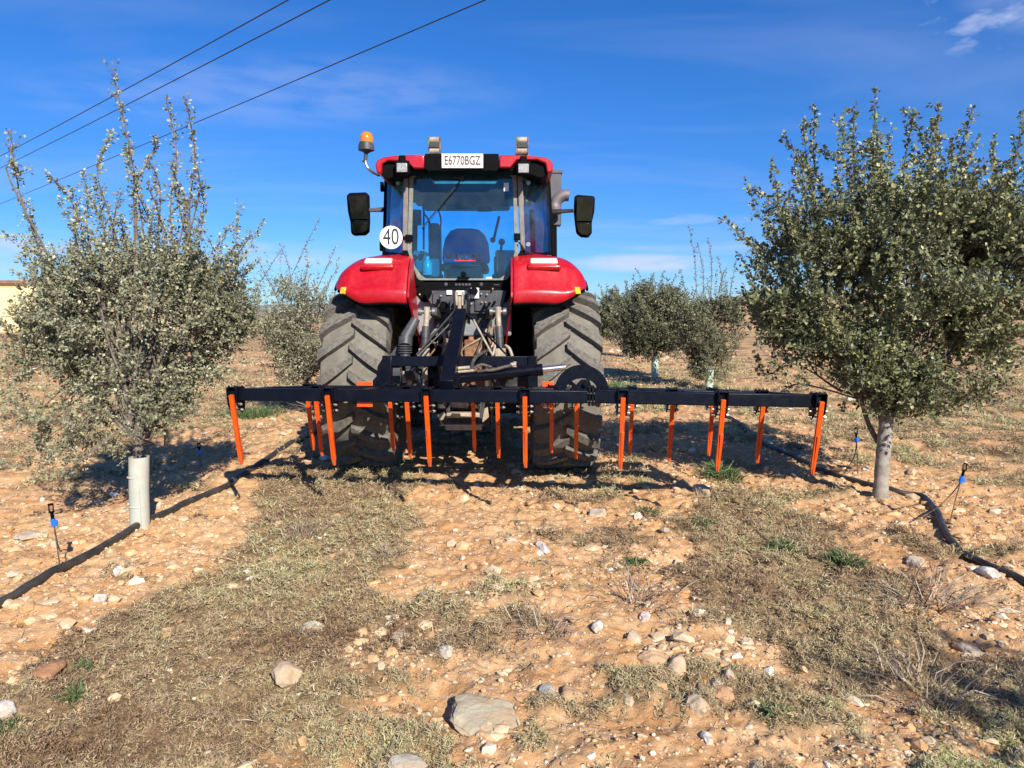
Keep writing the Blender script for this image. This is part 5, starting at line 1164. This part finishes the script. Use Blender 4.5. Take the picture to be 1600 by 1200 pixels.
# big stabiliser cylinder at the left
mb = MB(); a, b_ = L(650, 498, 6.3), L(634, 528, 6.25); mb.tube([a, b_], [.04, .055], 16); mb.tube([b_, L(633, 540, 6.22)], [.062, .06], 16)
for k in range(4): mb.cyl(L(633, 539 + k * 3.6, 6.21), L(633, 540.6 + k * 3.6, 6.21), .062, 18)
mb.tube([L(633, 540, 6.22), L(633, 560, 6.2)], .045, 14); mb.build('hydraulic_ram', M['grey'], hy, smooth=40, bev=.002)
mb = MB(); mb.prism([L(608, 556, 6.28), L(620, 540, 6.28), L(628, 556, 6.28)], (0, .03, 0)); mb.prism([L(611, 575, 6.2), L(625, 575, 6.2), L(625, 600, 6.2), L(611, 600, 6.2)], (0, .03, 0)); mb.build('side_plate', M['grey'], hy, bev=.004)
mb = MB(); mb.tube(smoothpath([L(790, 540, 6.2), L(796, 545, 6.15), L(800, 556, 6.15)], 4), .014, 8); mb.build('bent_handle', M['beige'], hy, smooth=60)
for px, py in ((632, 590), (640, 594), (664, 585)):
    MB().cyl(L(px, py - 10, 6.2), L(px, py + 8, 6.2), .022, 10).build('link_bolt', M['beige'], hy, bev=.003)
mb = MB(); mb.tube([L(646, 580, 6.1), L(657, 598, 6.1)], .009, 8); mb.tube([L(668, 574, 6.1), L(658, 588, 6.1), L(662, 602, 6.1)], .008, 8); mb.build('retaining_chain', M['steel'], hy)
# drawbar frame low at the back
Yd = 6.38; mb = MB()
mb.box(L(724, 648, Yd), (.30, .10, .045)); mb.box(L(725, 666, Yd), (.33, .12, .055)); mb.prism([L(x, y, Yd + .02) for x, y in ((683, 650), (694, 642), (704, 664), (690, 664))], (0, .04, 0)); mb.prism([L(x, y, Yd + .02) for x, y in ((748, 644), (762, 636), (764, 652), (748, 666))], (0, .04, 0)); mb.prism([L(x, y, Yd + .1) for x, y in ((690, 625), (735, 628), (730, 638), (694, 636))], (0, .05, 0))
mb.build('drawbar_frame', M['beige'], hy, bev=.008)
mb = MB(); mb.bar(L(705, 645, Yd), L(692, 662, Yd - .02), .03, .04); mb.bar(L(754, 628, Yd), L(748, 664, Yd - .02), .03, .05); mb.bar(L(700, 622, Yd + .1), L(700, 645, Yd), .04, .05); mb.build('drawbar_bracket', M['darkmet'], hy, bev=.006)
mb = MB(); mb.box((0, .35, .48), (.5, 1.2, .12)); mb.build('drawbar', M['darkmet'], hy, bev=.01)

# ================================================================== TINE HARROW
I0 = Vector((.093, 4.93, .969))
im = empty('tine_harrow', I0, (R(-4.3), 0, R(-3.2))); tag(im, 'wide black harrow frame with orange tines raised on the tractor hitch', 'harrow')
IM = Matrix.Translation(I0) @ Euler((R(-4.3), 0, R(-3.2))).to_matrix().to_4x4(); IMI = IM.inverted()
def I(px, py, Y): return IMI @ W(px, py, Y)
rows = (0.0, .52, .90); BH, BD = .088, .080
def droop(x): return -.013 * max(0, x - .5)
main = empty('main_frame', (0, 0, 0), parent=im); wing = empty('folding_wing', (0, 0, 0), parent=im)
def beam(p0, p1, par, w_=BD, h_=BH, name='frame_beam', mt='black', bev=.006):
    a = Vector(p0); b = Vector(p1); a.z += droop(a.x) - h_ / 2; b.z += droop(b.x) - h_ / 2
    return MB().bar(a, b, w_, h_).build(name, M[mt], par, bev=bev)
beam((-2.10, 0, 0), (.435, 0, 0), main); beam((.475, 0, 0), (2.01, 0, 0), wing)
beam((-1.97, rows[1], 0), (.435, rows[1], 0), main); beam((.475, rows[1], 0), (1.84, rows[1], 0), wing)
beam((-1.88, rows[2], 0), (.435, rows[2], 0), main); beam((.475, rows[2], 0), (1.70, rows[2], 0), wing)
beam((-2.09, .05, -.002), (-1.90, .86, -.002), main, .07, .084); beam((1.99, .05, -.002), (1.74, .86, -.002), wing, .07, .084)
for x in (-1.15, -.62, .0, .39): beam((x, .045, .0), (x, rows[2] - .045, .0), main, .06, .07)
for x in (.53, 1.20): beam((x, .045, .0), (x, rows[2] - .045, .0), wing, .06, .07)
# hinge plates between main frame and wing
mb = MB()
for x in (.444, .466):
    for y in rows: mb.box((x, y, -.045), (.013, .11, .125))
mb.cyl((.43, -.0, .022), (.48, 0, .022), .014, 12); mb.cyl((.43, .9, .022), (.48, .9, .022), .014, 12); mb.build('hinge_plates', M['black'], im, bev=.003)
for y in rows:
    for dz in (-.02, -.075): MB().cyl((.430, y - .047, dz), (.480, y - .047, dz), .007, 8).build('hinge_bolt', M['darkmet'], im)
# tines
SP = .700; t1 = [-2.085 + SP * k for k in range(6)]; t1 = [-2.065, -1.38, -.685, 0, .67, 1.344, 1.995]
t2_ = [-1.64, -.93, -.23, .375, 1.095, 1.765]; t3_ = [-1.84, -1.15, -.46, .185, .835, 1.48]
t1.sort()
proto = {}
def tine(x, y, par):
    z = droop(x); tn = empty('tine', (x, y - BD / 2 - .015, z), parent=par)
    if 'a' not in proto:
        mb = MB(); LN = .535; a = R(18); d = Vector((0, math.sin(a), -math.cos(a))); p0 = Vector((0, -.026, -.045))
        p1 = p0 + d * (LN - .05); p2 = p0 + d * LN
        mb.bar(p0, p1, .031, .026, up=(0, 1, 0)); mb.mt(1).bar(p1 - d * .0, p2, .031, .026, up=(0, 1, 0), w1=.018, h1=.016).mt(0); mb.bar(p0 + d * .25 + Vector((.006, -.018, 0)), p2 + Vector((.006, -.008, 0)), .022, .012, up=(0, 1, 0), w1=.014)
        proto['a'] = mb.build('tine_bar', [M['orange'], M['worn']], tn, bev=.002)
        mb = MB(); 
        for s in (-1, 1):
            mb.prism([(s * .028, -.036, .004), (s * .028, .118, .004), (s * .028, .118, -.150), (s * .028, .070, -.175), (s * .028, .0, -.125)], (s * .009, 0, 0))
        mb.box((0, .045, .008), (.074, .13, .010))
        for xx in (-.028, .028): mb.cyl((xx, .0, .008), (xx, .0, .021), .007, 6); mb.cyl((xx, .09, .008), (xx, .09, .021), .007, 6)
        proto['b'] = mb.build('tine_clamp', M['black'], tn, bev=.002)
        for kk_, yy_, dz in (('c', .03, -.112), ('d', .05, -.152)): proto[kk_] = MB().tube([(-.060, yy_, dz), (-.050, yy_, dz), (-.0499, yy_, dz), (-.038, yy_, dz), (-.0379, yy_, dz), (.038, yy_, dz), (.0381, yy_, dz), (.049, yy_, dz), (.0491, yy_, dz), (.056, yy_, dz)], [.006, .006, .011, .011, .006, .006, .011, .011, .006, .006], 8).build('bolt', M['steel'], tn)
    else:
        for k in 'abcd':
            c = proto[k].copy(); col.objects.link(c); c.parent = tn
    return tn
for x in t1: tine(x, rows[0], main if x < .46 else wing)
for x in t2_: tine(x, rows[1], main if x < .46 else wing)
for x in t3_: tine(x, rows[2], main if x < .46 else wing)
# headstock: crossbar, posts, sloping mast and braces
hd = empty('headstock', (0, 0, 0), parent=im); YK = 5.90
def ib(p0, p1, w_, h_, name, mt='black', up=(0, 0, 1), bev=.005, **k): return MB().bar(p0, p1, w_, h_, up=up, **k).build(name, M[mt], hd, bev=bev)
ib(I(600, 564.5, YK), I(836, 564.5, YK), .08, .085, 'crossbar')
ib(I(606, 556, YK - .005), I(604, 606, YK - .03), .08, .07, 'post', up=(0, 1, 0)); ib(I(832, 556, YK - .005), I(833, 606, YK - .03), .08, .07, 'post', up=(0, 1, 0))
MB().prism([I(590, 572, YK - .06), I(600, 556, YK - .06), I(608, 556, YK - .06), I(610, 606, YK - .06), I(586, 606, YK - .06)], (0, .02, 0)).build('side_lug', M['black'], hd, bev=.003)
MB().prism([I(825, 556, YK - .06), I(838, 556, YK - .06), I(840, 606, YK - .06), I(825, 606, YK - .06)], (0, .02, 0)).build('side_lug', M['black'], hd, bev=.003)
a, b_ = I(698, 604, 5.0), I(720, 490, 6.12)
ib(a, b_, .098, .10, 'mast'); 
mb = MB()
for dx in (-10.5, 10): mb.prism([I(719 + dx, 449, 6.22), I(721 + dx + (1 if dx > 0 else -1), 449, 6.22), I(722 + dx, 505, 6.12), I(719 + dx, 505, 6.12)], (0, .14, 0))
mb.build('mast_plates', M['black'], hd, bev=.003)
mb = MB(); mb.bar(I(711, 485, 6.15), I(650, 556, YK), .014, .045, up=(0, 1, 0)); mb.bar(I(727, 488, 6.15), I(793, 556, YK), .014, .05, up=(0, 1, 0)); mb.build('brace', M['black'], hd, bev=.002)
MB().tube([I(712, 497, 6.1), I(652, 557, 5.86)], .008, 8).build('brace_rod', M['darkmet'], hd); MB().tube([I(740, 500, 6.08), I(770, 556, 5.86)], .009, 8).build('brace_rod', M['beige'], hd)
# wing cylinder, plate and hoses
cy_ = empty('wing_cylinder', (0, 0, 0), parent=im); YC = 5.38
mb = MB(); mb.tube([I(712, 592, YC), I(722, 590.5, YC), I(846, 577.5, YC)], [.03, .040, .040], 18); mb.cyl(I(838, 578.5, YC), I(848, 577.4, YC), .046, 18); mb.box(I(714, 593, YC), (.06, .09, .10)); mb.build('cylinder_barrel', M['black'], cy_, smooth=40)
MB().tube([I(846, 577.5, YC), I(884, 573.5, YC)], .024, 14).build('cylinder_rod', M['chrome'], cy_, smooth=60)
mb = MB(); mb.tube(smoothpath([I(745, 580, YC - .03), I(770, 578, YC - .05), I(790, 573, YC - .05), I(802, 570, YC - .03)], 5), .013, 10); mb.tube(smoothpath([I(736, 577, YC - .02), I(742, 560, 5.6), I(756, 550, 5.9), I(768, 546, 6.2)], 6), .015, 10); mb.tube(smoothpath([I(738, 576, YC), I(752, 570, YC + .05), I(768, 574, YC + .05)], 5), .012, 8); mb.build('hydraulic_hose', M['hose'], cy_, smooth=60)
mb = MB(); mb.tube([I(710, 576, YC - .03), I(734, 574, YC - .03)], .014, 10); mb.tube([I(716, 581, YC - .02), I(740, 579, YC - .02)], .012, 10); mb.cyl(I(798, 570.5, YC - .03), I(806, 569, YC - .03), .018, 10); mb.cyl(I(804, 573, YC - .03), I(804, 565, YC - .03), .014, 10); mb.build('hose_fittings', M['beige'], cy_, smooth=40)
mb = MB(); c = I(909, 612, YC - .02); outer = []; inner = []
R1, R2 = .205, .125
for k in range(21): a = PI * k / 20; outer.append(c + Vector((math.cos(a) * R1, 0, math.sin(a) * R1 + .0)))
for k in range(20, -1, -1): a = PI * k / 20; inner.append(c + Vector((math.cos(a) * R2, 0, math.sin(a) * R2 * .8)))
pts = outer + inner; n_ = len(outer)
for yo in (0, .10):
    vs = [p + Vector((0, yo, 0)) for p in outer + inner[::-1]] + [p + Vector((0, yo + .014, 0)) for p in outer + inner[::-1]]; N2 = 2 * n_; fs = []
    for k in range(n_ - 1):
        fs += [(k, k + 1, n_ + k + 1, n_ + k), (N2 + k, N2 + n_ + k, N2 + n_ + k + 1, N2 + k + 1), (k, N2 + k, N2 + k + 1, k + 1), (n_ + k, n_ + k + 1, N2 + n_ + k + 1, N2 + n_ + k)]
    fs += [(0, n_, N2 + n_, N2), (n_ - 1, N2 + n_ - 1, N2 + 2 * n_ - 1, 2 * n_ - 1)]; mb.add(vs, fs)
mb.cyl(c + Vector((-.17, -.02, .03)), c + Vector((-.17, .13, .03)), .018, 12); mb.cyl(c + Vector((.17, -.02, .03)), c + Vector((.17, .13, .03)), .018, 12)
mb.build('hinge_arc', M['black'], im, bev=.002)
mb = MB(); g0 = c + Vector((0, -.03, -.04))
mb.prism([g0 + Vector((-.13, 0, 0)), g0 + Vector((-.005, 0, .135)), g0 + Vector((.055, 0, .135)), g0 + Vector((.08, 0, .06)), g0 + Vector((.19, 0, 0)), g0 + Vector((.19, 0, -.03)), g0 + Vector((-.13, 0, -.03))], (0, .012, 0)); mb.cyl(g0 + Vector((.025, -.03, .10)), g0 + Vector((.025, .17, .10)), .020, 14); mb.build('hinge_gusset', M['black'], im, bev=.002)
# orange marker plates behind the beams
for px in (570, 856):
    a = I(px, 616, 5.98); MB().box(a, (.135 if px < 600 else .10, .012, .215)).build('orange_plate', M['orange'], im, bev=.003)
